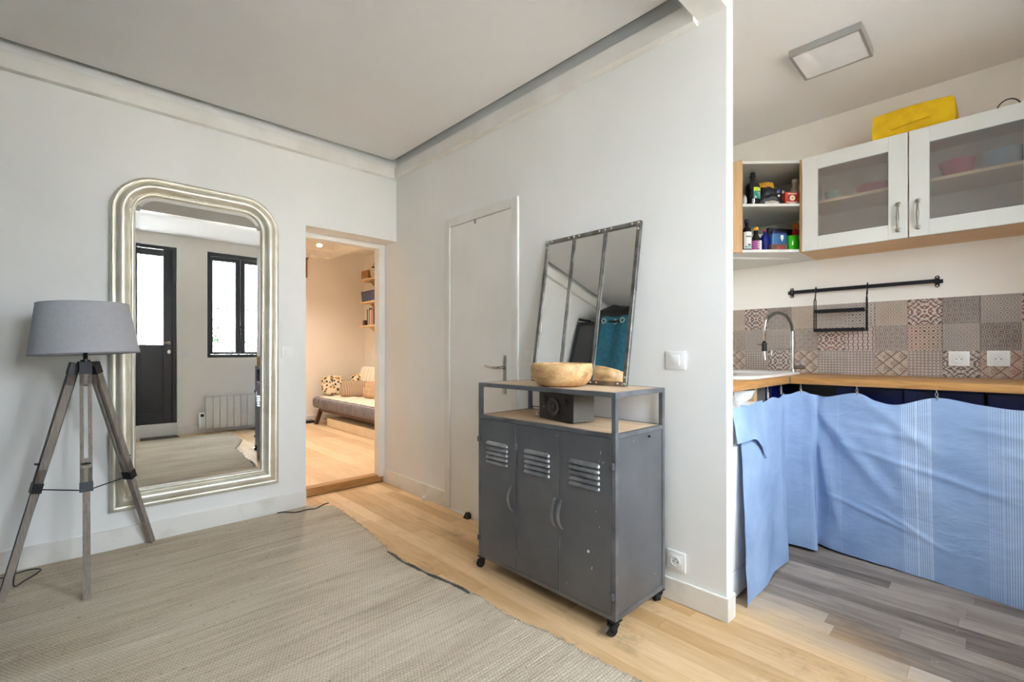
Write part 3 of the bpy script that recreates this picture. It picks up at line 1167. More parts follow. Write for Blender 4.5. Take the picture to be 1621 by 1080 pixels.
rug = thing('jute_rug', (0.2, 1.5, 0), 'large greyish-beige woven jute rug with a frayed edge', 'rug')
mb = MB()
NU, NV = 90, 1480
V = mb.grid(rug_pt, NU, NV)
border = [V[i][0] for i in range(NU + 1)] + [V[NU][j] for j in range(1, NV + 1)] + [V[i][NV] for i in range(NU - 1, -1, -1)] + [V[0][j] for j in range(NV - 1, 0, -1)]
low = [mb.bm.verts.new((v.co.x, v.co.y, 0.0005)) for v in border]
for i in range(len(border)):
    j = (i + 1) % len(border)
    mb.bm.faces.new((border[i], low[i], low[j], border[j]))
mb.build('weave', M['rug'], rug, 180)
mb = MB()
rf = random.Random(11)
for k in range(420):
    y = rf.uniform(0.2, 3.3)
    e = rug_edge(y)
    L = rf.uniform(0.006, 0.022) * (2.0 if rf.random() < 0.06 else 1.0)
    a = rf.uniform(-0.7, 0.7)
    p0 = Vector((e - 0.006, y, 0.008))
    p1 = p0 + Vector((math.cos(a) * L * 0.6, math.sin(a) * L * 0.6, 0.003))
    p2 = p0 + Vector((math.cos(a * 1.4) * L, math.sin(a * 1.4) * L, -0.004))
    mb.tube([p0, p1, p2], [0.0022, 0.0016, 0.0008], 4)
mb.build('fringe', M['rug'], rug, 180, kind='stuff')
mb = MB()
for a, b in ((1.65, 2.30),):
    n = 26
    pts = []
    for i in range(n + 1):
        y = a + (b - a) * i / n
        pts.append((rug_edge(y) - 0.012, y, 0.012 + 0.004 * math.sin(i * 0.9)))
    mb.tube(pts, 0.0055, 6)
mb.build('binding_cord', mat('grey_binding', C('#6f6b62'), C('#4f4c46'), rough=0.95, scale=120, bmp=0.6), rug, 180)
mb = MB()
pts = [(1.02 + 0.33 * i / 16, 3.335 - 0.065 * math.sin(PI * i / 16) - 0.03 * (i / 16), 0.018 + 0.004 * math.sin(i)) for i in range(17)]
mb.tube(pts, 0.0042, 6)
mb.build('edge_cord', mat('dark_edge_cord', C('#4b463d'), C('#37332d'), rough=0.95, scale=120), rug, 180)

# ================================================================== TALL SILVER MIRROR
tm = thing('tall_mirror', (0.604, YM, 0.21), 'tall silver-framed mirror with rounded top corners on the white wall', 'mirror')


def arch_outline(x0, x1, z0, z1, r, n=14):
    pts = [(x0, z0)]
    for i in range(n + 1):
        t = PI - PI / 2 * i / n
        pts.append((x0 + r + r * math.cos(t), z1 - r + r * math.sin(t)))
    for i in range(n + 1):
        t = PI / 2 - PI / 2 * i / n
        pts.append((x1 - r + r * math.cos(t), z1 - r + r * math.sin(t)))
    pts.append((x1, z0))
    return pts


def arch_frame(mb, x0, x1, z0, z1, r, profile, yface):
    """profile: list of (inset, height towards the room); mitred at the square bottom corners"""
    rings = []
    for ins, h in profile:
        o = arch_outline(x0 + ins, x1 - ins, z0 + ins, z1 - ins, max(r - ins, 0.01))
        rings.append([mb.bm.verts.new((px, yface - h, pz)) for px, pz in o])
    n = len(rings[0])
    for A, B in zip(rings, rings[1:]):
        for i in range(n):
            j = (i + 1) % n
            mb.bm.faces.new((A[i], A[j], B[j], B[i]))


RM = 0.215
X0m, X1m, Z0m, Z1m = 0.172, 1.036, 0.212, 2.098
mb = MB()
arch_frame(mb, X0m, X1m, Z0m, Z1m, RM, [(0.0, 0.0), (0.0, 0.028), (0.004, 0.034), (0.012, 0.037), (0.020, 0.036), (0.024, 0.032)], YM)
mb.build('outer_moulding', M['silver_leaf'], tm, 50)
mb = MB()
prof = [(0.024, 0.032), (0.026, 0.034), (0.032, 0.042), (0.042, 0.050), (0.054, 0.053), (0.064, 0.050), (0.074, 0.041), (0.082, 0.031), (0.087, 0.027)]
arch_frame(mb, X0m, X1m, Z0m, Z1m, RM, prof, YM)
mb.build('round_moulding', M['silver_leaf'], tm, 50)
mb = MB()
arch_frame(mb, X0m, X1m, Z0m, Z1m, RM, [(0.087, 0.027), (0.090, 0.031), (0.097, 0.034), (0.103, 0.031), (0.106, 0.025), (0.111, 0.018), (0.111, 0.010)], YM)
mb.build('inner_bead', M['silver_leaf'], tm, 50)
mb = MB()
o1 = arch_outline(X0m + 0.110, X1m - 0.110, Z0m + 0.110, Z1m - 0.110, RM - 0.110)
o2 = arch_outline(X0m + 0.130, X1m - 0.130, Z0m + 0.130, Z1m - 0.130, RM - 0.130)
A = [mb.bm.verts.new((x, YM - 0.0153, z)) for x, z in o1]
B = [mb.bm.verts.new((x, YM - 0.016, z)) for x, z in o2]
for i in range(len(A)):
    j = (i + 1) % len(A)
    mb.bm.faces.new((A[i], A[j], B[j], B[i]))
gl = MB()
BV = [gl.bm.verts.new((x, YM - 0.016, z)) for x, z in o2]
gl.bm.faces.new(BV)
gl.prism([(x, YM - 0.012, z) for x, z in o2], (0, 0.004, 0))
mb.build('bevelled_edge', M['mirror'], tm)
gl.build('mirror_glass', M['mirror'], tm)

# ================================================================== TRIPOD FLOOR LAMP
AP = Vector((0.067, 3.05, 1.045))
fl_ = thing('floor_lamp', (AP.x, AP.y, 0.0), 'tripod floor lamp with weathered wooden legs and grey drum shade', 'floor lamp')
tilt = Matrix.Translation((AP.x, AP.y, 1.20)) @ Matrix.Rotation(math.radians(-3.0), 4, Vector((0.69, 0.72, 0))) @ Matrix.Translation((-AP.x, -AP.y, -1.20))
mb = MB()
mb.lathe([(0.203, 1.087), (0.168, 1.325)], 56, tilt @ Matrix.Translation((AP.x, AP.y, 0)), cap=False)
shade = mb.build('lamp_shade', M['shade'], fl_, 60)
mb = MB()
ring = [tilt @ Vector((AP.x + 0.2025 * math.cos(2 * PI * k / 40), AP.y + 0.2025 * math.sin(2 * PI * k / 40), 1.087)) for k in range(40)]
mb.tube(ring, 0.0025, 6, True)
mb.build('rim_ring', M['shade_rim'], shade, 180)
mb = MB()
ring = [tilt @ Vector((AP.x + 0.167 * math.cos(2 * PI * k / 40), AP.y + 0.167 * math.sin(2 * PI * k / 40), 1.324)) for k in range(40)]
mb.tube(ring, 0.0025, 6, True)
mb.build('rim_ring', M['shade_rim'], shade, 180)
mb = MB()
for k in range(3):
    t = 2 * PI * k / 3
    mb.tube([tilt @ Vector((AP.x, AP.y, 1.165)), tilt @ Vector((AP.x + 0.185 * math.cos(t), AP.y + 0.185 * math.sin(t), 1.175))], 0.002, 6)
mb.build('shade_carrier', M['black_metal'], shade)
MB().cyl((AP.x, AP.y, 1.055), (AP.x, AP.y, 1.15), 0.0085, n=14).build('stem', M['black_metal'], fl_, 40)
MB().cyl((AP.x, AP.y, 1.13), (AP.x, AP.y, 1.19), 0.02, n=18).build('lamp_holder', M['black'], fl_, 40)
MB().lathe([(0.0, 1.19), (0.014, 1.19), (0.018, 1.21), (0.028, 1.24), (0.026, 1.262), (0.012, 1.28), (0, 1.284)], 18, Matrix.Translation((AP.x, AP.y, 0))).build('bulb', M['paper'], fl_, 180)
mb = MB()
mb.cyl((AP.x, AP.y, 1.025), (AP.x, AP.y, 1.05), 0.034, 0.03, 20)
mb.cyl((AP.x, AP.y, 1.05), (AP.x, AP.y, 1.058), 0.018, n=18)
mb.build('hub', M['black_metal'], fl_, 40)
feet = [Vector((0.066, 2.775, 0.010)), Vector((-0.205, 3.00, 0.010)), Vector((0.352, 3.342, 0.012))]
knees = []
for foot, frac in zip(feet, (0.535, 0.535, 0.575)):
    out = (foot - AP)
    out.z = 0
    out.normalize()
    top = AP + out * 0.038 + Vector((0, 0, -0.005))
    d = (foot - top).normalized()
    L = (foot - top).length
    side = d.cross(Vector((0, 0, 1))).normalized()
    w = 0.043
    mb = MB()
    a, b = top + d * 0.045, top + d * (L * frac)
    # two rails with a slot between
    for s in (-1, 1):
        mb.bar(a + side * s * 0.0145, b + side * s * 0.0145, 0.014, 0.030, out)
    mb.bar(a, a + d * 0.06, 0.043, 0.030, out)
    mb.bar(b - d * 0.075, b, 0.043, 0.030, out)
    leg = mb.build('leg', M['weathered'], fl_)
    MB().bar(top - d * 0.004, top + d * 0.052, 0.046, 0.035, out).build('top_cap', M['black_metal'], leg)
    MB().bar(b - d * 0.012, b + d * 0.032, 0.047, 0.036, out).build('bracket', M['black_metal'], leg)
    MB().bar(b - d * 0.12, foot, 0.026, 0.026, out).build('lower_leg', M['weathered'], leg)
    kb = MB()
    q = b - d * 0.10
    kb.cyl(q + out * 0.010, q + out * 0.030, 0.004, n=10)
    kb.bar(q + out * 0.026 - side * 0.016, q + out * 0.026 + side * 0.016, 0.006, 0.008, out)
    kb.build('wing_nut', M['black_metal'], leg, 40)
    knees.append(b + d * 0.02 - out * 0.01)
cen = sum(knees, Vector()) / 3 - Vector((0, 0, 0.03))
for k in knees:
    MB().cyl(k, cen, 0.0028, n=8).build('brace_rod', M['black_metal'], fl_, 180)
mb = MB()
mb.tube(soft([AP + Vector((-0.02, 0.018, -0.02)), (-0.052, 3.060, 0.60), (-0.125, 3.045, 0.30), (-0.172, 3.06, 0.06), (-0.14, 3.16, 0.024), (-0.09, 3.26, 0.024), (-0.14, 3.31, 0.02), (-0.24, 3.27, 0.02), (-0.33, 3.22, 0.016)]), 0.003, 6)
mb.build('power_cord', M['black'], fl_, 180)

# ================================================================== METAL LOCKER
LX0, LX1, LY0, LY1, LZ0, LZ1 = 1.52, 1.90, 1.015, 1.837, 0.058, 0.940
ZS = 0.778
lk = thing('locker_cabinet', ((LX0 + LX1) / 2, (LY0 + LY1) / 2, 0), 'dark grey three-door metal locker with open top shelf on casters', 'cabinet')
T = 0.020
mb = MB()
for x, y in ((LX0, LY0), (LX1 - T, LY0), (LX0, LY1 - T), (LX1 - T, LY1 - T)):
    mb.box(x, x + T, y, y + T, LZ0, LZ1, 0.0015)
for z0 in (LZ0, ZS - 0.018, LZ1 - T):
    h = T if z0 != ZS - 0.018 else 0.018
    for x in (LX0, LX1 - T):
        mb.box(x, x + T, LY0 + T, LY1 - T, z0, z0 + h, 0.0015)
    for y in (LY0, LY1 - T):
        mb.box(LX0 + T, LX1 - T, y, y + T, z0, z0 + h, 0.0015)
mb.box(LX0, LX0 + T, 1.5575 - 0.004, 1.5575 + 0.004, LZ0 + T, ZS - 0.018)
mb.box(LX0, LX0 + T, 1.296 - 0.004, 1.296 + 0.004, LZ0 + T, ZS - 0.018)
mb.build('frame', M['locker_edge'], lk)
MB().box(LX0 + T, LX1 - T, LY0 + T, LY1 - T, LZ1 - 0.014, LZ1 - 0.001).build('top_board', M['shelf_wood'], lk)
MB().box(LX0 + T, LX1 - T, LY0 + T, LY1 - T, ZS - 0.014, ZS - 0.001).build('shelf_board', M['shelf_wood'], lk)
MB().box(LX0 + T, LX1 - T, LY0 + 0.004, LY0 + 0.007, LZ0 + T, ZS - 0.018).build('side_panel', M['locker'], lk)
MB().box(LX0 + T, LX1 - T, LY1 - 0.007, LY1 - 0.004, LZ0 + T, ZS - 0.018).build('side_panel', M['locker'], lk)
MB().box(LX1 - 0.007, LX1 - 0.004, LY0 + T, LY1 - T, LZ0 + T, ZS - 0.018).build('back_panel', M['locker'], lk)
MB().box(LX0 + 0.01, LX1 - 0.01, LY0 + 0.01, LY1 - 0.01, LZ0, LZ0 + 0.004).build('bottom_panel', M['locker'], lk)
MB().cyl((LX0 + 0.25, LY0 + 0.004, 0.742), (LX0 + 0.25, LY0 - 0.003, 0.742), 0.005, n=12).build('side_bolt', M['black_metal'], lk)


def louver_pts(y0, y1, zc):
    pass


for idx, (ya, yb) in enumerate(((1.563, 1.816), (1.301, 1.552), (1.036, 1.291))):
    zt, zb_ = 0.759, 0.080
    door = MB().box(LX0 - 0.003, LX0 + 0.012, ya, yb, zb_, zt, 0.0015).build('door', M['locker'], lk)
    yc = (ya + yb) / 2 + (0.004 if idx == 0 else 0.0)
    # five pressed louvers, each a curved hood
    for r in range(5):
        z = 0.655 - r * 0.0225
        w = 0.078
        mb = MB()
        nn = 18
        A_, B_, D_ = [], [], []
        for i in range(nn + 1):
            t = 0.5 - 0.5 * math.cos(PI * i / nn)
            yy = yc + w * (1 - 2 * t)
            e = min(1.0, min(t, 1 - t) / 0.09)
            e = math.sqrt(max(0, 1 - (1 - e) ** 2))
            A_.append(mb.bm.verts.new((LX0 - 0.0028, yy, z - 0.012 * (1 - e))))
            D_.append(mb.bm.verts.new((LX0 - 0.003 - 0.007 * e, yy, z - 0.006 - 0.004 * (1 - e))))
            B_.append(mb.bm.verts.new((LX0 - 0.003 - 0.011 * e, yy, z - 0.0165)))
        for i in range(nn):
            mb.bm.faces.new((A_[i], A_[i + 1], D_[i + 1], D_[i]))
            mb.bm.faces.new((D_[i], D_[i + 1], B_[i + 1], B_[i]))
        mb.build('louver', M['locker_louver'], door, 60, recalc=True)
    hy = {0: ya + 0.022, 1: ya + 0.014, 2: yb - 0.012}[idx]
    pts = []
    for i in range(13):
        t = i / 12
        pts.append((LX0 - 0.004 - 0.028 * math.sin(PI * t) ** 0.8, hy, 0.472 - 0.125 * t))
    mb = MB()
    for p, q in zip(pts, pts[1:]):
        mb.bar(p, q, 0.013, 0.004, (-1, 0, 0.01))
    mb.build('handle', M['locker_louver'], door)
    # hinge knuckles
    yh = {0: yb + 0.012, 1: yb + 0.004, 2: ya - 0.010}[idx]
    for z in (0.655, 0.155):
        MB().box(LX0 - 0.012, LX0 + 0.002, yh - 0.007, yh + 0.007, z - 0.014, z + 0.014, 0.003).build('hinge', M['locker_edge'], door)
# the round pale sticker on the right door
MB().cyl((LX0 - 0.0028, 1.142, 0.295), (LX0 - 0.0042, 1.142, 0.295), 0.0055, n=16).build('round_sticker', M['paper'], lk)


def caster(x, y, ang, brake):
    c = MB()
    fx, fy = math.cos(ang), math.sin(ang)
    wx, wy = x + fx * 0.014, y + fy * 0.014
    s = Vector((-fy, fx, 0))
    c.box(x - 0.022, x + 0.022, y - 0.022, y + 0.022, 0.054, 0.058)
    c.cyl((x, y, 0.046), (x, y, 0.055), 0.017, n=16)
    for k in (-1, 1):
        p = Vector((x, y, 0)) + s * k * 0.0145
        c.prism([p + Vector((-fx * 0.014, -fy * 0.014, 0.048)), p + Vector((fx * 0.022, fy * 0.022, 0.048)),
                 p + Vector((fx * 0.026, fy * 0.026, 0.030)), p + Vector((fx * 0.014, fy * 0.014, 0.014)), p + Vector((fx * 0.0, fy * 0.0, 0.026))], s * k * 0.0025)
    c.cyl(Vector((wx, wy, 0.021)) - s * 0.019, Vector((wx, wy, 0.021)) + s * 0.019, 0.004, n=10)
    o = c.build('caster', M['black_metal'], lk)
    w = MB()
    w.cyl(Vector((wx, wy, 0.021)) - s * 0.011, Vector((wx, wy, 0.021)) + s * 0.011, 0.0208, n=24)
    w.build('wheel', M['rubber'], o, 40)
    if brake:
        b = MB()
        p = Vector((x, y, 0.034)) + Vector((fx, fy, 0)) * 0.03
        b.prism([p + s * 0.008, p - s * 0.008, p - s * 0.011 + Vector((fx * 0.022, fy * 0.022, -0.014)), p + s * 0.011 + Vector((fx * 0.022, fy * 0.022, -0.014))], (0, 0, 0.004))
        b.build('brake_lever', M['chrome'], o)


caster(LX0 + 0.018, LY0 + 0.018, math.radians(160), True)
caster(LX0 + 0.018, LY1 - 0.018, math.radians(128), True)
caster(LX1 - 0.025, LY0 + 0.02, math.radians(60), False)
caster(LX1 - 0.025, LY1 - 0.02, math.radians(100), False)

# ---------------------------------------------------------------- leaning industrial mirror
lm = thing('leaning_mirror', (1.81, 1.44, LZ1), 'three-pane iron-framed mirror leaning on the wall above the locker', 'mirror')
ang = math.radians(9.35)
MT = Matrix.Translation((1.808, 1.442, LZ1 + 0.001)) @ Matrix.Rotation(ang, 4, 'Y')   # local: x depth, y across, z up the glass
HW, HH = 0.294, 0.776
mb = MB()
fw = 0.020
for y in (-HW, HW - fw):
    mb.box(-0.010, 0.008, y, y + fw, 0, HH, 0.001, M_=MT)
for z in (0, HH - fw):
    mb.box(-0.010, 0.008, -HW + fw, HW - fw, z, z + fw, 0.001, M_=MT)
mb.build('frame', M['iron'], lm)
for y in (-HW + 2 * HW / 3, -HW + 4 * HW / 3):
    m2 = MB()
    m2.box(-0.008, 0.006, y - 0.009, y + 0.009, fw, HH - fw, M_=MT)
    m2.box(-0.014, -0.008, y - 0.003, y + 0.003, fw, HH - fw, M_=MT)
    m2.build('glazing_bar', M['iron'], lm)
cuts = [-HW + fw, -HW + 2 * HW / 3 - 0.009, -HW + 2 * HW / 3 + 0.009, -HW + 4 * HW / 3 - 0.009, -HW + 4 * HW / 3 + 0.009, HW - fw]
for a, b in ((0, 1), (2, 3), (4, 5)):
    MB().box(-0.003, 0.001, cuts[a], cuts[b], fw, HH - fw, M_=MT).build('mirror_pane', M['mirror'], lm)
spots = [(y, z) for y in (-HW + 0.01, HW - 0.01) for z in (0.010, 0.04, HH - 0.01, HH - 0.04)]
spots += [(y, z) for y in (-HW + 0.045, -HW / 3 - 0.035, -HW / 3, -HW / 3 + 0.035, HW / 3 - 0.035, HW / 3, HW / 3 + 0.035, HW - 0.045) for z in (0.01, HH - 0.01)]
rv = MB().sphere((0, 0, 0), 0.0048, 6).build('rivet', M['rivet'], lm, 180, origin=(0, 0, 0))
for i, (y, z) in enumerate(spots):
    o = rv if i == 0 else rv.copy()
    if i:
        COL.objects.link(o)
    o.location = MT @ Vector((-0.0105, y, z)) - world_loc(lm)

# ---------------------------------------------------------------- wooden bowl
bw = MB()
prof = [(0, 0), (0.085, 0.0), (0.108, 0.006), (0.128, 0.024), (0.141, 0.052), (0.1425, 0.078), (0.138, 0.101), (0.134, 0.104), (0.129, 0.100), (0.128, 0.075), (0.118, 0.038), (0.095, 0.018), (0, 0.014)]
bw.lathe(prof, 56, Matrix.Translation((1.652, 1.396, LZ1 + 0.001)))
bw.build('wooden_bowl', M['bowl_wood'], None, 60, label='round honey-coloured carved wooden bowl on top of the locker', cat='bowl')

# ---------------------------------------------------------------- speaker
sp = thing('speaker', (1.665, 1.40, ZS), 'small black box loudspeaker with leather strap handle inside the locker shelf', 'speaker')
# front-left bottom (1.648,1.556), front-right (1.59,1.287), back-right (1.703,1.28)
fa = Vector((1.655, 1.540, 0))
fb = Vector((1.600, 1.288, 0))
ex = (fb - fa)
SW = ex.length
ex.normalize()
ey = Vector((-ex.y, ex.x, 0))
if ey.x < 0:
    ey = -ey
MS = Matrix(((ex.x, ey.x, 0, fa.x), (ex.y, ey.y, 0, fa.y), (0, 0, 1, ZS), (0, 0, 0, 1)))
SD, SH = 0.125, 0.128
MB().box(0.002, SW - 0.002, 0.004, SD, 0.006, SH, 0.004, 2, M_=MS).build('cabinet_body', mat('speaker_vinyl', C('#6a6862'), C('#66645e'), rough=0.55, scale=80), sp, 40)
MB().box(0, SW, 0, 0.006, 0.004, SH + 0.001, 0.002, M_=MS).build('front_baffle', M['black'], sp)


def drv(cx, cz, r, name):
    Mr = MS @ Matrix.Translation((cx, -0.001, cz)) @ Matrix.Rotation(PI / 2, 4, 'X')
    b_ = MB()
    b_.lathe([(r, 0), (r, 0.003), (r * 0.92, 0.0045), (r * 0.80, 0.003), (r * 0.72, 0.0035), (r * 0.35, -0.004), (r * 0.33, 0.001), (r * 0.2, 0.003), (0, 0.004)], 32, Mr, cap=False)
    return b_.build(name, M['driver'], sp, 50)


drv(SW * 0.46, 0.064, 0.044, 'woofer')
drv(SW * 0.16, 0.092, 0.016, 'tweeter')
drv(SW * 0.80, 0.092, 0.016, 'tweeter')
MB().cyl(MS @ Vector((SW * 0.16, 0, 0.058)), MS @ Vector((SW * 0.16, -0.003, 0.058)), 0.003, n=10).build('control_knob', M['rivet'], sp)
mb = MB()
pts = [(SW * 0.25, SD / 2, SH - 0.002), (SW * 0.34, SD / 2, SH + 0.014), (SW * 0.45, SD / 2, SH + 0.021), (SW * 0.58, SD / 2, SH + 0.021), (SW * 0.68, SD / 2, SH + 0.014), (SW * 0.78, SD / 2, SH - 0.002)]
for p, q in zip(pts, pts[1:]):
    mb.bar(MS @ Vector(p), MS @ Vector(q), 0.016, 0.004)
mb.build('strap_handle', M['black'], sp)
for cx in (0.15, 0.85):
    MB().cyl(MS @ Vector((SW * cx, 0.03, 0)), MS @ Vector((SW * cx, 0.03, 0.008)), 0.008, n=12).build('foot', M['rubber'], sp)
    MB().cyl(MS @ Vector((SW * cx, 0.10, 0)), MS @ Vector((SW * cx, 0.10, 0.008)), 0.008, n=12).build('foot', M['rubber'], sp)
mb = MB()
p0 = MS @ Vector((0.03, SD, 0.03))
mb.tube(soft([p0, (1.80, 1.60, ZS + 0.020), (1.81, 1.66, ZS + 0.026), (1.79, 1.71, ZS + 0.03), (1.82, 1.76, ZS + 0.026), (1.88, 1.80, ZS + 0.012), (1.91, 1.83, 0.66), (1.925, 1.86, 0.3), (1.925, 1.88, 0.03)]), 0.0025, 6)
mb.build('power_cable', M['black'], sp, 180)
mb = MB()
mb.tube(soft([(1.71, 1.60, ZS + 0.004), (1.74, 1.64, ZS + 0.004), (1.76, 1.635, ZS + 0.004), (1.755, 1.60, ZS + 0.004), (1.72, 1.575, ZS + 0.004)]), 0.0032, 6)
mb.build('charging_cable', M['white_plastic'], None, 180, label='short white charging cable coiled beside the speaker', cat='cable')

# ================================================================== KITCHEN
# ---------------------------------------------------------------- printed tiles on the back wall
wk = bpy.data.objects['wall_kitchen_back']
MB().box(XK - 0.004, XK, YW, YKL, 0.955, 1.3985).build('grout_bed', M['grout'], wk)
gA, gB, gC = C('#c9bcb1'), C('#b9aea5'), C('#c9b7a6')
iA, iB, iC, iD = C('#4a3229'), C('#6c5448'), C('#7d3f2d'), C('#5b5652')
TM = {
    'sc': [tile_mat('tile_scales_dark', pat_scales, gB, iA, iD), tile_mat('tile_scales_light', pat_scales, gA, iB, iD)],
    'st': [tile_mat('tile_star_grey', pat_star, gB, iD, iB), tile_mat('tile_star_rust', pat_star, gC, iB, iD)],
    'ar': [tile_mat('tile_arabesque_dark', pat_arabesque, gA, iA, iD), tile_mat('tile_arabesque_rust', pat_arabesque, gA, iA, iC)],
    'og': [tile_mat('tile_ogee', pat_ogee, gC, iB, iA), tile_mat('tile_ogee_rust', pat_ogee, gC, iC, iB)],
    'la': [tile_mat('tile_lattice_dark', pat_lattice, gA, iA, iD), tile_mat('tile_lattice_plum', pat_lattice, gA, iA, C('#6a4a55'))],
    'di': [tile_mat('tile_diamond', pat_diamond, gA, iA, iD), tile_mat('tile_diamond_rust', pat_diamond, gC, iA, iC)],
    'ba': [tile_mat('tile_basket', pat_basket, gA, iB, C('#6a3f3f')), tile_mat('tile_basket_dark', pat_basket, gA, iA, iD)],
    'ri': [tile_mat('tile_rings', pat_rings, gB, iA, iD), tile_mat('tile_rings_light', pat_rings, gA, iB, iD)],
}
layout = ['st1 sc1 og0', 'ar1 st0 la0', 'sc0 ri0 ar0', 'st1 sc1 og0', 'ri1 ar1 la0', 'di0 ba0 la1', 'st1 sc1 og0', 'ar1 di1 la1', 'sc0 st0 ar0',
          'st0 sc0 og1', 'ar1 st1 la0', 'sc1 di0 ar1', 'ri0 sc0 og0', 'st0 ba1 la1']
tile_src = {}
yb = 0.5206 + 6 * 0.15
for ci, colm in enumerate(layout):
    y1 = yb - ci * 0.15
    for ri, code in enumerate(colm.split()):
        m_ = TM[code[:2]][int(code[2])]
        z0 = 0.955 + (2 - ri) * 0.148
        w = 0.1488 if (ci + 1) % 3 else 0.1470
        loc = Vector((XK, y1 - 0.1494 / 2, z0)) - world_loc(wk)
        if code not in tile_src:
            o = MB().box(-0.008, -0.001, -0.0744, 0.0744, 0.0004, 0.1477, 0.0006).build('tile', m_, wk, origin=(0, 0, 0))
            tile_src[code] = o
        else:
            o = tile_src[code].copy()
            COL.objects.link(o)
        o.location = loc
        o.scale = (1, w / 0.1488, 1)

# ---------------------------------------------------------------- worktops
WT = 0.955
mb = MB().box(2.93, XK - 0.010, YW + 0.002, 0.812, WT - 0.037, WT, 0.003, 2)
mb.build('worktop', M['worktop'], None, 40, label='long oak worktop under the patterned tiles', cat='worktop')
side_top = thing('worktop', (2.6, 1.1, WT - 0.037), 'oak worktop piece carrying the sink, beside the partition end', 'worktop')
MB().box(XC2 + 0.003, XK - 0.002, 0.814, YKL - 0.002, WT - 0.037, WT, 0.003, 2).build('slab', M['worktop_x'], side_top, 40)
MB().box(2.922, 2.9295, 0.806, 0.8135, WT - 0.037, WT + 0.0005).build('joint_strip', M['chrome'], side_top)

# sink -----------------------------------------------------------------


def rrect(x0, x1, y0, y1, r, n=8):
    out = []
    for cx, cy, a0 in ((x1 - r, y1 - r, 0), (x0 + r, y1 - r, PI / 2), (x0 + r, y0 + r, PI), (x1 - r, y0 + r, 1.5 * PI)):
        for i in range(n + 1):
            t = a0 + PI / 2 * i / n
            out.append((cx + r * math.cos(t), cy + r * math.sin(t)))
    return out


def loft(mb, loops, cap_last=True):
    rings = [[mb.bm.verts.new(p) for p in lp] for lp in loops]
    n = len(rings[0])
    for A_, B_ in zip(rings, rings[1:]):
        for i in range(n):
            j = (i + 1) % n
            mb.bm.faces.new((A_[i], A_[j], B_[j], B_[i]))
    if cap_last:
        mb.bm.faces.new(rings[-1])
    return rings


def rl(x0, x1, y0, y1, r, z): return [(a, b, z) for a, b in rrect(x0, x1, y0, y1, r)]


sk = thing('sink', (2.95, 1.10, WT), 'white ceramic sink with raised rim set in the oak worktop', 'sink')
mb = MB()
loft(mb, [rl(2.46, 3.46, 0.868, 1.34, 0.14, WT + 0.0005), rl(2.46, 3.46, 0.868, 1.34, 0.14, WT + 0.012), rl(2.47, 3.45, 0.878, 1.33, 0.13, WT + 0.016),
          rl(2.50, 3.24, 0.925, 1.30, 0.10, WT + 0.014), rl(2.52, 3.22, 0.94, 1.285, 0.09, WT + 0.004), rl(2.54, 3.20, 0.96, 1.265, 0.07, WT + 0.002)])
mb.build('basin', M['ceramic'], sk, 40)
MB().cyl((2.87, 1.11, WT + 0.002), (2.87, 1.11, WT + 0.006), 0.035, n=20).build('drain', M['chrome'], sk, 40)

# faucet -----------------------------------------------------------------
fx0, fy0 = 3.315, 0.905
fb_ = thing('kitchen_faucet', (fx0, fy0, WT + 0.012), 'steel spring-neck kitchen faucet at the sink', 'faucet')
dl = Vector((-0.7227, 0.691, 0))


def fp(a, z): return Vector((fx0, fy0, 0)) + dl * a + Vector((0, 0, z))


mb = MB()
mb.cyl(fp(0, WT + 0.0163), fp(0, WT + 0.03), 0.022, 0.019, 18)
mb.cyl(fp(0, WT + 0.03), fp(0, 1.14), 0.0125, n=16)
mb.build('riser', M['chrome'], fb_, 40)
MB().cyl(fp(0, 1.14), fp(0, 1.225), 0.015, 0.012, 16).build('collar', M['chrome'], fb_, 40)
mb = MB()
arc = []
for i in range(25):
    t = i / 24
    a = 0.088 - 0.088 * math.cos(PI * t)
    z = 1.225 + 0.118 * math.sin(PI * t) + 0.0 * t
    arc.append(fp(a, z))
mb.tube(arc, 0.0065, 8)
mb.build('hose', M['black_metal'], fb_, 180)
mb = MB()
co = []
for i in range(0, 24 * 22):
    t = i / (24 * 22) * 0.74
    a = 0.088 - 0.088 * math.cos(PI * t)
    z = 1.225 + 0.118 * math.sin(PI * t)
    tn = Vector(dl) * math.sin(PI * t) + Vector((0, 0, math.cos(PI * t)))
    n1 = Vector((0.691, 0.7227, 0))
    n2 = tn.cross(n1).normalized()
    ph = 2 * PI * i / 14
    co.append(fp(a, z) + (n1 * math.cos(ph) + n2 * math.sin(ph)) * 0.0105)
mb.tube(co, 0.0018, 4)
mb.build('spring_coil', M['nickel'], fb_, 180)
mb = MB()
mb.tube([fp(0.150, 1.32), fp(0.168, 1.29), fp(0.176, 1.24), fp(0.177, 1.15)], 0.0095, 10)
mb.build('down_tube', M['chrome'], fb_, 180)
MB().cyl(fp(0.177, 1.152), fp(0.177, 1.100), 0.015, n=16).build('grip', M['black'], fb_, 40)
MB().cyl(fp(0.177, 1.100), fp(0.174, 1.045), 0.010, 0.014, 16).build('spray_head', M['chrome'], fb_, 40)
mb = MB()
mb.bar(fp(0, 1.112), fp(0.165, 1.112), 0.010, 0.010)
mb.cyl(fp(0.13, 1.112), fp(0.13, 1.075), 0.005, n=10)
mb.cyl(fp(0.19, 1.14), fp(0.225, 1.14), 0.004, n=8)
mb.build('support_arm', M['chrome'], fb_)
mb = MB()
mb.cyl(fp(0, 0.998), fp(-0.075, 0.998), 0.013, n=16)
mb.cyl(fp(-0.05, 1.005), fp(-0.05, 1.05), 0.004, n=8)
mb.build('mixer_lever', M['nickel'], fb_, 40)

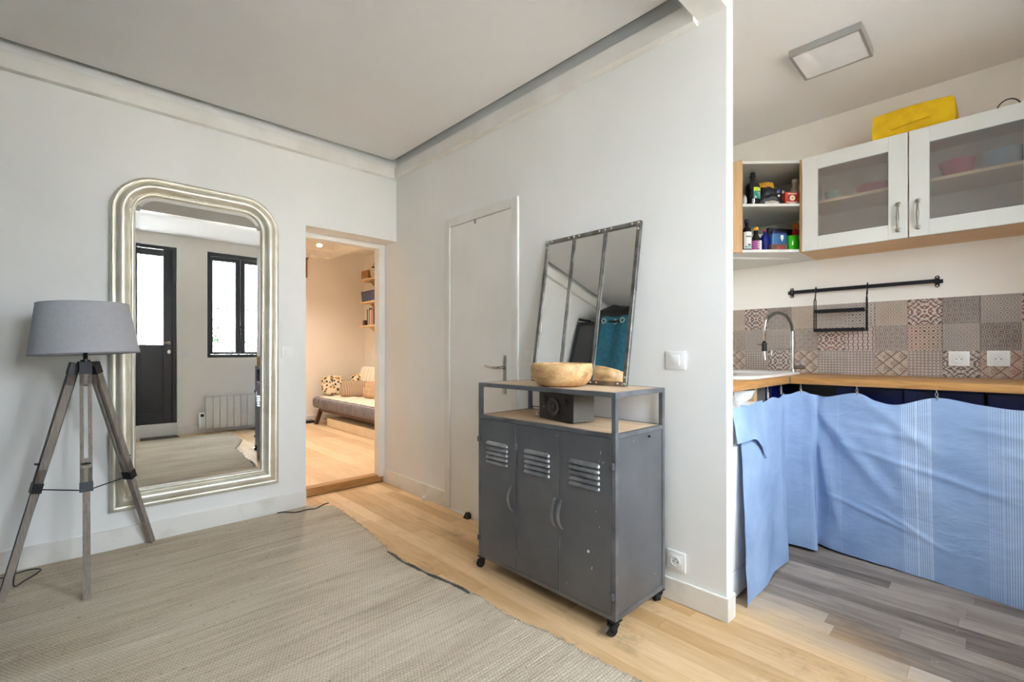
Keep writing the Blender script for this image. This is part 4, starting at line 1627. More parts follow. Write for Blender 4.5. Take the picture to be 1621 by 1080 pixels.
# ---------------------------------------------------------------- rail with hanging rack
rl_ = thing('wall_rail', (XK, 0.604, 1.48), 'black metal wall rail above the patterned tiles', 'rail')
mb = MB()
mb.box(3.508, 3.514, 0.255, 0.955, 1.481, 1.503)
for y, s in ((0.255, -1), (0.955, 1)):
    mb.prism([(3.508, y, 1.481), (3.514, y, 1.481), (XK - 0.003, y + s * 0.02, 1.481), (XK - 0.008, y + s * 0.02, 1.481)], (0, 0, 0.022))
mb.box(XK - 0.006, XK - 0.001, 0.955, 0.992, 1.481, 1.503)
mb.box(XK - 0.006, XK - 0.001, 0.218, 0.255, 1.481, 1.503)
mb.build('bar', M['black_metal'], rl_)
for y in (0.968, 0.242):
    mb = MB()
    pts = [(XK - 0.010, y + px_, 1.492 + pz_) for px_, pz_ in rrect(-0.010, 0.010, -0.033, 0.033, 0.0099)]
    mb.prism(pts, (0.006, 0, 0))
    mp_ = mb.build('mount', M['black_metal'], rl_)
    for dz in (-0.024, 0.024):
        MB().cyl((XK - 0.0095, y, 1.492 + dz), (XK - 0.0125, y, 1.492 + dz), 0.0045, n=10).build('screw', M['rivet'], mp_)
hr = thing('hanging_rack', (3.46, 0.69, 1.225), 'two-tier black wire rack hooked on the wall rail', 'rack')
for y in (0.822, 0.553):
    mb = MB()
    mb.tube([(3.518, y, 1.480), (3.517, y, 1.510), (3.508, y, 1.514), (3.500, y, 1.505), (3.500, y, 1.47)], 0.0032, 6)
    for s in (-1, 1):
        mb.tube([(3.500, y, 1.475), (3.496 + s * 0.012, y + s * 0.004, 1.45), (3.490 + s * 0.040, y + s * 0.004, 1.42), (3.488 + s * 0.042, y + s * 0.004, 1.225)], 0.0030, 6)
    mb.build('side_hanger', M['black_metal'], hr, 180)
for z in (1.352, 1.232):
    mb = MB()
    mb.box(3.440, 3.446, 0.556, 0.819, z - 0.010, z + 0.010)
    mb.box(3.524, 3.528, 0.556, 0.819, z - 0.008, z - 0.002)
    mb.box(3.446, 3.524, 0.819 - 0.005, 0.819, z - 0.008, z - 0.003)
    mb.box(3.446, 3.524, 0.556, 0.561, z - 0.008, z - 0.003)
    sh_ = mb.build('shelf_tier', M['black_metal'], hr)
    for k in range(3):
        MB().box(3.459 + k * 0.02, 3.462 + k * 0.02, 0.561, 0.814, z - 0.007, z - 0.004).build('wire', M['black_metal'], sh_)

# ---------------------------------------------------------------- wall cupboard with two glazed doors
CZ0, CZ1 = 1.695, 2.244
cb = thing('wall_cupboard', (3.37, 0.33, CZ0), 'white wall cupboard with two frosted glass doors over the worktop', 'cupboard')
CY0, CY1 = -0.158, 0.814
mb = MB()
mb.box(3.195, XK - 0.002, CY0, CY0 + 0.016, CZ0, CZ1)
mb.box(3.195, XK - 0.002, CY1 - 0.016, CY1, CZ0, CZ1)
mb.box(3.195, XK - 0.002, CY0 + 0.016, CY1 - 0.016, CZ0, CZ0 + 0.016)
mb.box(3.195, XK - 0.002, CY0 + 0.016, CY1 - 0.016, CZ1 - 0.016, CZ1)
mb.build('carcass', M['beech_x'], cb)
MB().box(XK - 0.008, XK - 0.003, CY0 + 0.016, CY1 - 0.016, CZ0 + 0.016, CZ1 - 0.016).build('back_panel', M['cream_paint'], cb)
MB().box(3.225, XK - 0.010, CY0 + 0.017, CY1 - 0.017, 1.975, 1.991).build('shelf', M['beech_x'], cb)
for ya, yb_, hy in ((0.331, 0.814, 0.370), (-0.157, 0.326, 0.290)):
    mb = MB()
    x0, x1 = 3.170, 3.191
    st_ = 0.080
    mb.box(x0, x1, ya, ya + st_, CZ0 - 0.002, CZ1, 0.0015)
    mb.box(x0, x1, yb_ - st_, yb_, CZ0 - 0.002, CZ1, 0.0015)
    mb.box(x0 + 0.0005, x1, ya + st_, yb_ - st_, CZ0 - 0.002, CZ0 + 0.077)
    mb.box(x0 + 0.0005, x1, ya + st_, yb_ - st_, CZ1 - 0.078, CZ1)
    dr = mb.build('door', M['cab_white'], cb)
    MB().box(x0 + 0.008, x0 + 0.011, ya + st_ - 0.004, yb_ - st_ + 0.004, CZ0 + 0.073, CZ1 - 0.074).build('glass_pane', M['frosted'], dr)
    mb = MB()
    for z in (1.738, 1.873):
        mb.lathe([(0.012, 0), (0.012, 0.004), (0.006, 0.007), (0.005, 0.020), (0, 0.021)], 14, Matrix.Translation((x0, hy, z)) @ Matrix.Rotation(-PI / 2, 4, 'Y'))
    mb.tube([(x0 - 0.018, hy, 1.735), (x0 - 0.024, hy, 1.76), (x0 - 0.026, hy, 1.805), (x0 - 0.024, hy, 1.85), (x0 - 0.018, hy, 1.876)], [0.004, 0.0045, 0.0075, 0.0045, 0.004], 10)
    mb.build('handle', M['nickel'], dr, 50)


def cup(name, loc, prof, m_, label, cat, n=24, group=None):
    mb = MB()
    mb.lathe(prof, n, Matrix.Translation(loc))
    return mb.build(name, m_, None, 50, label=label, cat=cat, group=group)


BOWL = lambda r, h: [(0, 0), (r * 0.45, 0), (r * 0.8, h * 0.35), (r, h), (r * 0.95, h), (r * 0.74, h * 0.38), (r * 0.4, h * 0.1), (0, h * 0.1)]
GLASS = lambda r, h: [(0, 0), (r * 0.85, 0), (r, h), (r * 0.94, h), (r * 0.78, h * 0.06), (0, h * 0.06)]
ZC, ZB = 1.9915, CZ0 + 0.0165
cup('bowl', (3.34, 0.15, ZC), BOWL(0.075, 0.09), M['red_enamel'], 'red bowl blurred behind the right frosted cupboard door', 'bowl')
cup('bowl', (3.36, 0.50, ZC), BOWL(0.09, 0.06), M['red_enamel'], 'low red dish blurred behind the left frosted cupboard door', 'bowl')
cup('bowl', (3.36, -0.02, ZC), BOWL(0.08, 0.10), M['blue_ceramic'], 'pale blue bowl on the upper cupboard shelf, beside the red bowl', 'bowl')
cup('cup', (3.34, 0.70, ZC), GLASS(0.035, 0.07), M['green_ceramic'], 'sage cup on the upper shelf behind the left frosted door', 'cup')
cup('glass', (3.32, 0.68, ZB), GLASS(0.034, 0.085), M['ceramic'], 'pale tumbler low behind the left frosted door, nearest the corner shelf', 'glass')
cup('glass', (3.34, 0.60, ZB), GLASS(0.034, 0.085), M['ceramic'], 'pale tumbler low behind the left frosted door, beside the plates', 'glass')
cup('stacked_plate', (3.36, 0.45, ZB), [(0, 0), (0.06, 0), (0.105, 0.02), (0.105, 0.05), (0.10, 0.05), (0.06, 0.04), (0, 0.04)], M['blue_ceramic'], 'stack of pale plates low behind the left frosted door', 'plates')
cup('stacked_plate', (3.36, 0.19, ZB), [(0, 0), (0.06, 0), (0.10, 0.02), (0.10, 0.06), (0.095, 0.06), (0.06, 0.05), (0, 0.05)], M['blue_ceramic'], 'stack of bluish plates low behind the right frosted door', 'plates')
cup('mug', (3.33, 0.02, ZB), GLASS(0.04, 0.09), M['ceramic'], 'white mug low behind the right frosted door', 'mug')

# yellow bag ----------------------------------------------------------
yb0 = thing('yellow_bag', (3.32, 0.31, CZ1), 'bright yellow felt storage bag lying on top of the wall cupboard', 'bag')


def bagpt(y, z, top):
    return y, z


mb = MB()
lo_ = [(3.225, 0.485), (3.225, 0.155), (3.44, 0.150), (3.44, 0.475)]
levels = [(0.0, 1.0, 0.0), (0.05, 1.02, 0.0), (0.12, 1.0, 0.0), (0.138, 0.985, 0.0), (0.146, 0.95, 0.0)]
rings = []
for h, sc, _ in levels:
    ring = []
    for (xa, ya), (xb, yb_) in zip(lo_, lo_[1:] + lo_[:1]):
        for k in range(6):
            t = k / 6
            x = xa + (xb - xa) * t
            y = ya + (yb_ - ya) * t
            cx, cy = 3.33, 0.316
            bul = 0.006 * math.sin(PI * t)
            hh = h * (1 + 0.06 * math.sin((y - 0.15) * 9))
            ring.append(mb.bm.verts.new((cx + (x - cx) * (sc + bul), cy + (y - cy) * (sc + bul), CZ1 + 0.001 + hh)))
    rings.append(ring)
for A_, B_ in zip(rings, rings[1:]):
    for i in range(len(A_)):
        j = (i + 1) % len(A_)
        mb.bm.faces.new((A_[i], A_[j], B_[j], B_[i]))
mb.bm.faces.new(rings[0][::-1])
mb.bm.faces.new(rings[-1])
mb.build('bag_body', M['yellow'], yb0, 50)
mb = MB()
pts = [(3.213, 0.405, 2.306), (3.206, 0.37, 2.309), (3.203, 0.33, 2.313), (3.205, 0.285, 2.319), (3.213, 0.25, 2.324)]
for p, q in zip(pts, pts[1:]):
    mb.bar(p, q, 0.005, 0.028, (0, 0, 1))
mb.build('strap', M['yellow'], yb0)
mb = MB()
mb.tube([(3.25, -0.05 + 0.042 * math.cos(t) + 0.02, CZ1 + 0.004 + 0.055 * max(0, math.sin(t))) for t in [PI * i / 16 for i in range(17)]], 0.0028, 6)
mb.build('cable_loop', M['black'], None, 180, label='black cable loop sticking up on top of the wall cupboard', cat='cable')

# ---------------------------------------------------------------- diagonal corner shelf unit
cu = thing('corner_shelf', (3.2, 1.15, CZ0), 'beech and white open corner shelf unit beside the wall cupboard', 'shelf')
PB = Vector((2.932, 1.078))
PA = Vector((3.190, 0.832))
MB().box(2.930, 2.946, 1.070, YKL - 0.002, CZ0, CZ1 + 0.004).build('side_panel', M['beech'], cu)
MB().box(3.186, XK - 0.002, 0.8155, 0.8305, CZ0, CZ1 + 0.004).build('side_panel', M['beech'], cu)
MB().box(XK - 0.007, XK - 0.002, 0.831, YKL - 0.002, CZ0, CZ1).build('back_panel', M['cab_white'], cu)
MB().box(2.946, XK - 0.007, YKL - 0.007, YKL - 0.002, CZ0, CZ1).build('back_panel', M['cab_white'], cu)
for z0, z1 in ((1.697, 1.713), (1.974, 1.990), (2.232, 2.248)):
    MB().prism([(2.947, 1.082, z0), (3.192, 0.8315, z0), (XK - 0.008, 0.8315, z0), (XK - 0.008, YKL - 0.008, z0), (2.947, YKL - 0.008, z0)], (0, 0, z1 - z0)).build('shelf_board', M['cab_white'], cu)
mb = MB()
mb.bar((3.02, 1.22, 1.692), (3.34, 0.93, 1.692), 0.03, 0.008)
mb.build('underside_light', M['white_plastic'], cu)


def dpos(px, d):
    lat = (px - 810.5) / 738.0
    a = math.radians(46.28)
    return Vector((d * (math.cos(a) + lat * math.sin(a)), d * (math.sin(a) - lat * math.cos(a)), 0))


U1, U0 = 1.9905, 1.7135
RZ = Matrix.Rotation(math.radians(46.28 - 90), 4, 'Z')       # local x across the unit, -y towards the room


def at(px, d, z):
    p = dpos(px, d)
    return Matrix.Translation((p.x, p.y, z)) @ RZ


def bottle(name, px, d, z, prof, m_, label, sx=1, sy=1, parts=()):
    MM = at(px, d, z)
    t = thing(name, MM.translation, label, 'bottle')
    MB().lathe(prof, 24, MM, sx=sx, sy=sy).build('bottle_body', m_, t, 50)
    for pn, pp, pm in parts:
        MB().lathe(pp, 24, MM, sx=sx, sy=sy).build(pn, pm, t, 50)
    return t, MM


# upper tier
t, MM = bottle('oil_bottle', 1191.5, 2.885, U1, [(0, 0), (0.040, 0), (0.043, 0.006), (0.043, 0.120), (0.038, 0.138), (0.020, 0.150), (0.0145, 0.160), (0.0145, 0.185), (0, 0.185)],
               M['bottle_glass'], 'tall black oil bottle with lime and teal label on the corner shelf', 1.0, 0.8,
               [('cap', [(0, 0.185), (0.017, 0.185), (0.017, 0.192), (0.013, 0.194), (0.014, 0.208), (0.010, 0.214), (0, 0.214)], M['black'])])


def label_strip(t, MM, r, sy, a0, a1, z0, z1, m_, name='label'):
    mb = MB()
    n = 8
    A_, B_ = [], []
    for i in range(n + 1):
        a = math.radians(a0 + (a1 - a0) * i / n)
        A_.append(mb.bm.verts.new(MM @ Vector((r * math.cos(a), r * sy * math.sin(a), z0))))
        B_.append(mb.bm.verts.new(MM @ Vector((r * math.cos(a), r * sy * math.sin(a), z1))))
    for i in range(n):
        mb.bm.faces.new((A_[i], A_[i + 1], B_[i + 1], B_[i]))
    return mb.build(name, m_, t, 180)


label_strip(t, MM, 0.0436, 0.81, 255, 340, 0.090, 0.114, M['lime'])
label_strip(t, MM, 0.0436, 0.81, 255, 340, 0.044, 0.090, M['teal_label'])
for k, z in enumerate((0.098, 0.078, 0.068, 0.058)):
    label_strip(t, MM, 0.0440, 0.82, 285 + 4 * k, 325, z, z + 0.004, M['paper'], 'label_print')
label_strip(t, MM, 0.0440, 0.82, 262, 278, 0.046, 0.058, M['paper'], 'label_print')


def lump(name, px, d, z, w, dep, h, m_, label, cat, seed=0, rot=0.0, amp=0.12):
    MM = at(px, d, z) @ Matrix.Rotation(rot, 4, 'Y')
    mb = MB()
    prof = [(math.sin(PI * i / 10), 0.5 - 0.5 * math.cos(PI * i / 10)) for i in range(11)]
    prof[0] = (0, 0)
    prof[-1] = (0, 1)
    mb.lathe(prof, 20)
    for v in mb.bm.verts:
        n_ = noise.noise(Vector((v.co.x * 2 + seed, v.co.y * 2, v.co.z * 3)))
        s_ = 1 + amp * 2 * n_
        v.co = MM @ Vector((v.co.x * w / 2 * s_, v.co.y * dep / 2 * s_, max(0.0, (v.co.z ** 1.0) * h * (1 + amp * n_))))
    return mb, MM


def pillow(MM, w, h, th, seed, amp=0.10):
    mb = MB()

    def face(sg):
        def fn(u, v):
            a, b = 2 * u - 1, 2 * v - 1
            k = max(0.0, (1 - a ** 4) * (1 - b ** 4)) ** 0.5
            n_ = noise.noise(Vector((a * 2 + seed, b * 2, sg)))
            return MM @ Vector((a * w / 2 * (1 + amp * n_), sg * th / 2 * k * (1 + amp * 4 * n_), max(0.0, (b * 0.5 + 0.5) * h * (1 + amp * noise.noise(Vector((a * 1.7, seed, 0)))))))
        return fn
    mb.grid(face(-1), 16, 16)
    mb.grid(face(1), 16, 16)
    bmesh.ops.remove_doubles(mb.bm, verts=mb.bm.verts[:], dist=1e-4)
    return mb


pillow(at(1212, 2.99, U1) @ Matrix.Translation((0, 0, 0.008)) @ Matrix.Rotation(math.radians(-6), 4, 'Y'), 0.13, 0.185, 0.07, 3).build(
    'pasta_bag', M['pasta'], None, 60, label='bag of yellow pasta slumped behind the black pouch', cat='food bag')
pt = thing('coffee_pouch', dpos(1221, 2.885) + Vector((0, 0, U1)), 'crumpled black food pouch with stickers on the corner shelf', 'pouch')
MM = at(1221, 2.885, U1)
pillow(MM @ Matrix.Translation((0, 0, 0.010)) @ Matrix.Rotation(math.radians(-14), 4, 'X') @ Matrix.Rotation(math.radians(7), 4, 'Y'), 0.145, 0.118, 0.055, 8, 0.16).build('pouch_body', M['black_film'], pt, 60)
MB().cyl(MM @ Vector((0.030, -0.022, 0.090)), MM @ Vector((0.030, -0.0245, 0.089)), 0.010, n=16).build('sticker', M['purple'], pt)
MB().cyl(MM @ Vector((0.026, -0.034, 0.060)), MM @ Vector((0.026, -0.0365, 0.059)), 0.006, n=16).build('sticker', M['paper'], pt)
mb, _ = lump('', 1178.5, 2.90, U1, 0.035, 0.05, 0.075, None, '', '', 5)
mb.build('flour_bag', M['paper'], None, 60, label='white paper bag squeezed left of the oil bottle', cat='food bag')
mb, _ = lump('', 1222, 2.835, U1, 0.09, 0.016, 0.026, None, '', '', 12)
mb.build('clear_film', M['zinc'], None, 60, label='crumpled white wrapper under the black pouch', cat='wrapper')
pp = at(1250.5, 2.868, U1)
rb = thing('tea_box', pp.translation, 'small red tea box with white roundel on the corner shelf', 'box')
MB().box(-0.040, 0.042, -0.018, 0.022, 0, 0.083, 0.0012, M_=pp).build('carton', M['red'], rb)
MB().cyl(pp @ Vector((0.004, -0.0175, 0.046)), pp @ Vector((0.004, -0.0192, 0.046)), 0.016, n=24).build('roundel', M['paper'], rb)
MB().cyl(pp @ Vector((0.004, -0.019, 0.046)), pp @ Vector((0.004, -0.0200, 0.046)), 0.008, n=16).build('roundel_centre', M['yellow_cap'], rb)
mb = MB()
for s in (-1, 1):
    mb.prism([(0.004 + s * 0.014, -0.0178, 0.048), (0.004 + s * 0.026, -0.0178, 0.056), (0.004 + s * 0.024, -0.0178, 0.044)], (0, -0.0008, 0), M_=pp)
mb.build('printed_wings', M['black'], rb)
for i, (z, w) in enumerate(((0.072, 0.028), (0.020, 0.034), (0.012, 0.018))):
    MB().box(0.002 - w, 0.002 + w, -0.0192, -0.0178, z - 0.003, z + 0.003, M_=pp).build('printed_line', M['cream_paint'], rb)
bottle('sauce_bottle', 1258, 2.935, U1, [(0, 0), (0.028, 0), (0.028, 0.10), (0.022, 0.125), (0.014, 0.15), (0.014, 0.168), (0, 0.168)], M['zinc'],
       'pale bottle with white cap behind the red tea box', 1, 1, [('cap', [(0, 0.168), (0.0165, 0.168), (0.0165, 0.188), (0, 0.190)], M['paper']), ('label', [(0.0286, 0.05), (0.0286, 0.085)], M['yellow_cap'])])
bottle('spice_jar', 1238.5, 2.925, U1, [(0, 0), (0.017, 0), (0.017, 0.085), (0.012, 0.095), (0, 0.095)], M['chrome'],
       'small silvery spice jar between pouch and red box', 1, 1, [('cap', [(0, 0.095), (0.014, 0.095), (0.014, 0.112), (0, 0.113)], M['rivet'])])
# lower tier
t, MM = bottle('wine_vinegar_bottle', 1182, 2.885, U0, [(0, 0), (0.026, 0), (0.027, 0.004), (0.027, 0.125), (0.022, 0.142), (0.011, 0.155), (0.011, 0.178), (0, 0.178)], M['bottle_glass'],
               'dark bottle with white label at the left of the lower corner shelf', 1, 1, [('cap', [(0, 0.178), (0.013, 0.178), (0.013, 0.20), (0, 0.201)], M['black'])])
label_strip(t, MM, 0.0276, 1, 205, 335, 0.016, 0.120, M['paper'])
label_strip(t, MM, 0.0279, 1, 235, 305, 0.086, 0.094, M['stone_grey'], 'label_print')
label_strip(t, MM, 0.0279, 1, 225, 330, 0.020, 0.034, M['green_ceramic'], 'label_print')
label_strip(t, MM, 0.0279, 1, 260, 300, 0.036, 0.044, M['black'], 'label_print')
t, MM = bottle('syrup_bottle', 1196.5, 2.880, U0, [(0, 0), (0.030, 0), (0.032, 0.004), (0.032, 0.070), (0.021, 0.088), (0.0135, 0.105), (0.0125, 0.132), (0, 0.132)], M['bottle_glass'],
               'syrup bottle with mauve label and amber cap on the lower corner shelf', 1, 1, [('cap', [(0, 0.130), (0.0145, 0.130), (0.0145, 0.150), (0, 0.151)], M['yellow_cap'])])
label_strip(t, MM, 0.0326, 1, 200, 280, 0.004, 0.064, M['pink_label'])
label_strip(t, MM, 0.0326, 1, 280, 345, 0.004, 0.064, M['paper'])
for z in (0.02, 0.034, 0.048):
    label_strip(t, MM, 0.0330, 1, 262, 276, z, z + 0.007, M['paper'], 'label_print')
bottle('cobalt_bottle', 1211, 2.900, U0, [(0, 0), (0.026, 0), (0.027, 0.090), (0.020, 0.104), (0.010, 0.115), (0.010, 0.128), (0, 0.128)], M['blue_glass'],
       'cobalt blue bottle with dark red stopper on the lower corner shelf', 1, 1, [('stopper', [(0, 0.128), (0.010, 0.128), (0.008, 0.140), (0, 0.142)], M['red_enamel'])])
pp = at(1230, 2.905, U0)
bt = thing('blue_tin', pp.translation, 'steel blue tea tin with a white emblem on the lower corner shelf', 'tin')
mb = MB()
loft(mb, [[pp @ Vector(q) for q in rl(-0.050, 0.050, -0.030, 0.030, 0.012, 0.0)], [pp @ Vector(q) for q in rl(-0.050, 0.050, -0.030, 0.030, 0.012, 0.112)]])
mb.build('tin_body', M['blue_tin'], bt, 40)
mb = MB()
loft(mb, [[pp @ Vector(q) for q in rl(-0.045, 0.045, -0.026, 0.026, 0.012, 0.112)], [pp @ Vector(q) for q in rl(-0.045, 0.045, -0.026, 0.026, 0.012, 0.124)]])
mb.cyl(pp @ Vector((-0.02, 0, 0.124)), pp @ Vector((-0.02, 0, 0.138)), 0.009, n=12)
mb.build('lid', M['navy'], bt, 40)
mb = MB()
mb.prism([(0.006, -0.0305, 0.102), (0.022, -0.0305, 0.102), (0.024, -0.0305, 0.085), (0.014, -0.0305, 0.062), (0.004, -0.0305, 0.085)], (0, -0.0008, 0), M_=pp)
mb.build('shield_emblem', M['paper'], bt)
pp = at(1232, 2.850, U0)
bb = thing('chocolate_box', pp.translation, 'flat brown box with dark red print before the blue tin', 'box')
MB().box(-0.049, 0.049, -0.012, 0.014, 0, 0.038, 0.001, M_=pp).build('carton', M['brown_card'], bb)
MB().cyl(pp @ Vector((0.008, -0.0119, 0.018)), pp @ Vector((0.008, -0.0131, 0.018)), 0.011, n=18).build('printed_bean', M['red_enamel'], bb)
pp = at(1253.5, 2.880, U0)
gt_ = thing('green_tin', pp.translation, 'bright green tin with a white mark on the lower corner shelf', 'tin')
mb = MB()
loft(mb, [[pp @ Vector(q) for q in rl(-0.033, 0.033, -0.028, 0.024, 0.012, 0.0)], [pp @ Vector(q) for q in rl(-0.033, 0.033, -0.028, 0.024, 0.012, 0.092)], [pp @ Vector(q) for q in rl(-0.031, 0.031, -0.026, 0.022, 0.012, 0.096)]])
mb.build('tin_body', M['green'], gt_, 40)
mb = MB()
mb.prism([(-0.018, -0.0285, 0.036), (-0.008, -0.0285, 0.036), (-0.008, -0.0285, 0.052), (-0.012, -0.0285, 0.066), (-0.016, -0.0285, 0.048)], (0, -0.0008, 0), M_=pp)
mb.build('white_mark', M['paper'], gt_)
bottle('grinder', 1259, 2.955, U0, [(0, 0), (0.026, 0), (0.028, 0.06), (0.020, 0.10), (0.018, 0.15), (0.012, 0.158), (0, 0.158)], M['red_enamel'],
       'red pepper grinder with a round orange knob behind the green tin', 1, 1,
       [('knob', [(0, 0.158), (0.008, 0.158), (0.019, 0.172), (0.0195, 0.182), (0.014, 0.194), (0, 0.198)], M['orange'])])
pp = at(1222, 3.06, U0)
MB().box(-0.14, 0.10, -0.02, 0.03, 0, 0.150, 0.002, M_=pp).build('cereal_box', M['paper'], None, 0, label='wide pale carton at the back of the lower corner shelf', cat='box')
pp = at(1235, 3.02, U0)
MB().box(-0.10, 0.06, -0.018, 0.010, 0, 0.168, 0.002, M_=pp @ Matrix.Rotation(math.radians(5), 4, 'Y') @ Matrix.Translation((0, 0, 0.008))).build('dark_carton', M['black'], None, 0, label='black-edged carton tilted at the back of the lower corner shelf', cat='box')

# ---------------------------------------------------------------- square ceiling light
cl_ = thing('ceiling_light', (2.77, 0.585, CEIL - 0.036), 'flat square ceiling light panel with silver rim in the kitchen', 'ceiling light')
mb = MB()
x0, x1, y0, y1 = 2.622, 2.912, 0.436, 0.732
zf = CEIL - 0.036
for a in ((x0, x1, y0, y0 + 0.012), (x0, x1, y1 - 0.012, y1), (x0, x0 + 0.012, y0 + 0.012, y1 - 0.012), (x1 - 0.012, x1, y0 + 0.012, y1 - 0.012)):
    mb.box(*a, zf, CEIL - 0.001, 0.001)
mb.build('rim', mat('satin_aluminium', C('#b4b4b2'), rough=0.4, metal=0.6), cl_)
MB().box(x0 + 0.012, x1 - 0.012, y0 + 0.012, y1 - 0.012, zf + 0.003, zf + 0.008).build('diffuser', M['lamp_panel'], cl_)

# ---------------------------------------------------------------- under the worktops
def base_unit(name, x0, x1, y0, y1, label, nd=2):
    t = thing(name, ((x0 + x1) / 2, (y0 + y1) / 2, 0), label, 'cabinet')
    mb = MB()
    mb.box(x0 + 0.02, x1, y0, y1, 0.10, 0.915)
    mb.build('carcass', M['navy'], t)
    MB().box(x0 + 0.06, x1, y0, y1, 0, 0.10).build('plinth', M['navy'], t)
    w = (y1 - y0) / nd
    for k in range(nd):
        dr = MB().box(x0, x0 + 0.018, y0 + k * w + 0.002, y0 + (k + 1) * w - 0.002, 0.11, 0.90, 0.002).build('door', M['navy'], t)
        MB().cyl((x0, y0 + k * w + 0.05, 0.80), (x0 - 0.022, y0 + k * w + 0.05, 0.80), 0.010, 0.014, 12).build('knob', M['black_metal'], dr, 40)
    return t


base_unit('base_cabinet', 3.09, 3.53, 0.05, 0.63, 'navy blue base cabinet behind the curtain, nearer the sink corner')
base_unit('base_cabinet', 3.09, 3.53, -0.62, 0.04, 'navy blue base cabinet behind the curtain at the right')
t = thing('corner_base_cabinet', (3.2, 1.15, 0), 'navy blue corner base cabinet below the faucet', 'cabinet')
MB().box(2.88, 3.53, 0.91, 1.40, 0.06, 0.915).build('carcass', M['navy'], t)
MB().box(2.90, 3.53, 0.94, 1.40, 0.0, 0.06).build('plinth', M['navy'], t)
MB().box(2.885, 3.09, 0.895, 0.91, 0.07, 0.905, 0.002).build('door', M['navy'], t)
t = thing('drawer_unit', (2.73, 1.15, 0), 'grey drawer unit under the sink behind the curtain', 'drawers')
MB().box(2.61, 2.86, 0.93, 1.40, 0, 0.912).build('carcass', M['stone_grey'], t)
for k in range(3):
    MB().box(2.612, 2.858, 0.915, 0.93, 0.02 + k * 0.296, 0.308 + k * 0.296, 0.002).build('drawer_front', M['stone_grey'], t)
MB().box(2.548, 2.588, 0.868, 0.905, 0, WT - 0.0375, 0.002).build('support_post', M['beech'], None, 0, label='square wooden support post under the sink worktop', cat='post')
wm = thing('washing_machine', (2.28, 1.08, 0), 'white washing machine peeking out beside the blue curtain', 'appliance')
MB().box(2.03, 2.53, 0.813, 1.40, 0.02, 0.845, 0.012, 3).build('casing', M['white_plastic'], wm, 40)
MB().box(2.032, 2.528, 0.803, 0.815, 0.685, 0.842, 0.006, 2).build('control_panel', M['white_plastic'], wm, 40)
MB().box(2.032, 2.528, 0.804, 0.815, 0.128, 0.680, 0.004, 2).build('front_panel', M['white_plastic'], wm, 40)
MB().box(2.032, 2.528, 0.804, 0.815, 0.012, 0.124, 0.004, 2).build('kick_panel', M['white_plastic'], wm, 40)
mb = MB()
mb.lathe([(0.12, 0), (0.12, 0.004), (0.10, 0.006), (0.09, 0.003), (0, 0.003)], 32, Matrix.Translation((2.38, 0.806, 0.42)) @ Matrix.Rotation(PI / 2, 4, 'X'))
mb.build('porthole', M['chrome'], wm, 40)
for x, y in ((2.08, 0.88), (2.48, 0.88), (2.08, 1.34), (2.48, 1.34)):
    MB().cyl((x, y, 0), (x, y, 0.022), 0.018, n=12).build('foot', M['rubber'], wm)
cup('bowl', (2.44, 0.915, 0.8455), BOWL(0.085, 0.062), M['ceramic'], 'white bowl on the washing machine under the sink worktop', 'bowl')
cup('bowl', (2.44, 0.915, 0.8535), BOWL(0.060, 0.045), mat('patterned_pottery', C('#e8e0da'), C('#9a5a48'), scale=60, rough=0.4, contrast=(0.45, 0.55)), 'small rust-patterned bowl nested in the white bowl', 'bowl')
mb, _ = lump('', 1191, 2.52, 0.8455, 0.05, 0.05, 0.05, None, '', '', 4)
mb.build('scrub_cloth', mat('pink_blue_cloth', C('#b8305f'), C('#2b2d78'), scale=25, rough=0.9), None, 60, label='crumpled pink and blue cloth beside the white bowl', cat='cloth')

# ---------------------------------------------------------------- blue curtain
KN = [((2.15, 0.792, 0.862), (2.100, 0.742, 0.004)),
      ((2.27, 0.796, 0.850), (2.20, 0.756, 0.004)),
      ((2.42, 0.796, 0.846), (2.36, 0.744, 0.010)),
      ((2.60, 0.802, 0.864), (2.54, 0.766, 0.008)),
      ((2.72, 0.804, 0.853), (2.69, 0.752, 0.014)),
      ((2.838, 0.816, 0.871), (2.755, 0.770, 0.014)),
      ((2.875, 0.835, 0.861), (2.83, 0.858, 0.018)),
      ((2.915, 0.810, 0.860), (2.905, 0.872, 0.020)),
      ((2.948, 0.760, 0.879), (2.93, 0.760, 0.020)),
      ((2.968, 0.720, 0.864), (2.945, 0.682, 0.018)),
      ((2.985, 0.690, 0.858), (3.055, 0.715, 0.016)),
      ((2.966, 0.640, 0.854), (3.035, 0.640, 0.012)),
      ((2.950, 0.509, 0.883), (3.015, 0.500, 0.010)),
      ((2.955, 0.430, 0.848), (3.005, 0.425, 0.008)),
      ((2.955, 0.345, 0.836), (2.998, 0.335, 0.006)),
      ((2.950, 0.204, 0.880), (2.975, 0.195, 0.004)),
      ((2.955, 0.060, 0.858), (2.955, 0.050, 0.003)),
      ((2.955, -0.080, 0.846), (2.932, -0.085, 0.002)),
      ((2.950, -0.240, 0.880), (2.928, -0.245, 0.002)),
      ((2.955, -0.430, 0.850), (2.935, -0.430, 0.002)),
      ((2.950, -0.640, 0.878), (2.940, -0.640, 0.002))]


def cr(P, t):
    n = len(P) - 1
    x = min(max(t * n, 0), n - 1e-6)
    i = int(x)
    f_ = x - i
    p0, p1, p2, p3 = P[max(i - 1, 0)], P[i], P[i + 1], P[min(i + 2, n)]
    return 0.5 * ((2 * p1) + (p2 - p0) * f_ + (2 * p0 - 5 * p1 + 4 * p2 - p3) * f_ ** 2 + (3 * p1 - p0 - 3 * p2 + p3) * f_ ** 3)


KT = [Vector(a) for a, b in KN]
KB = [Vector(b) for a, b in KN]
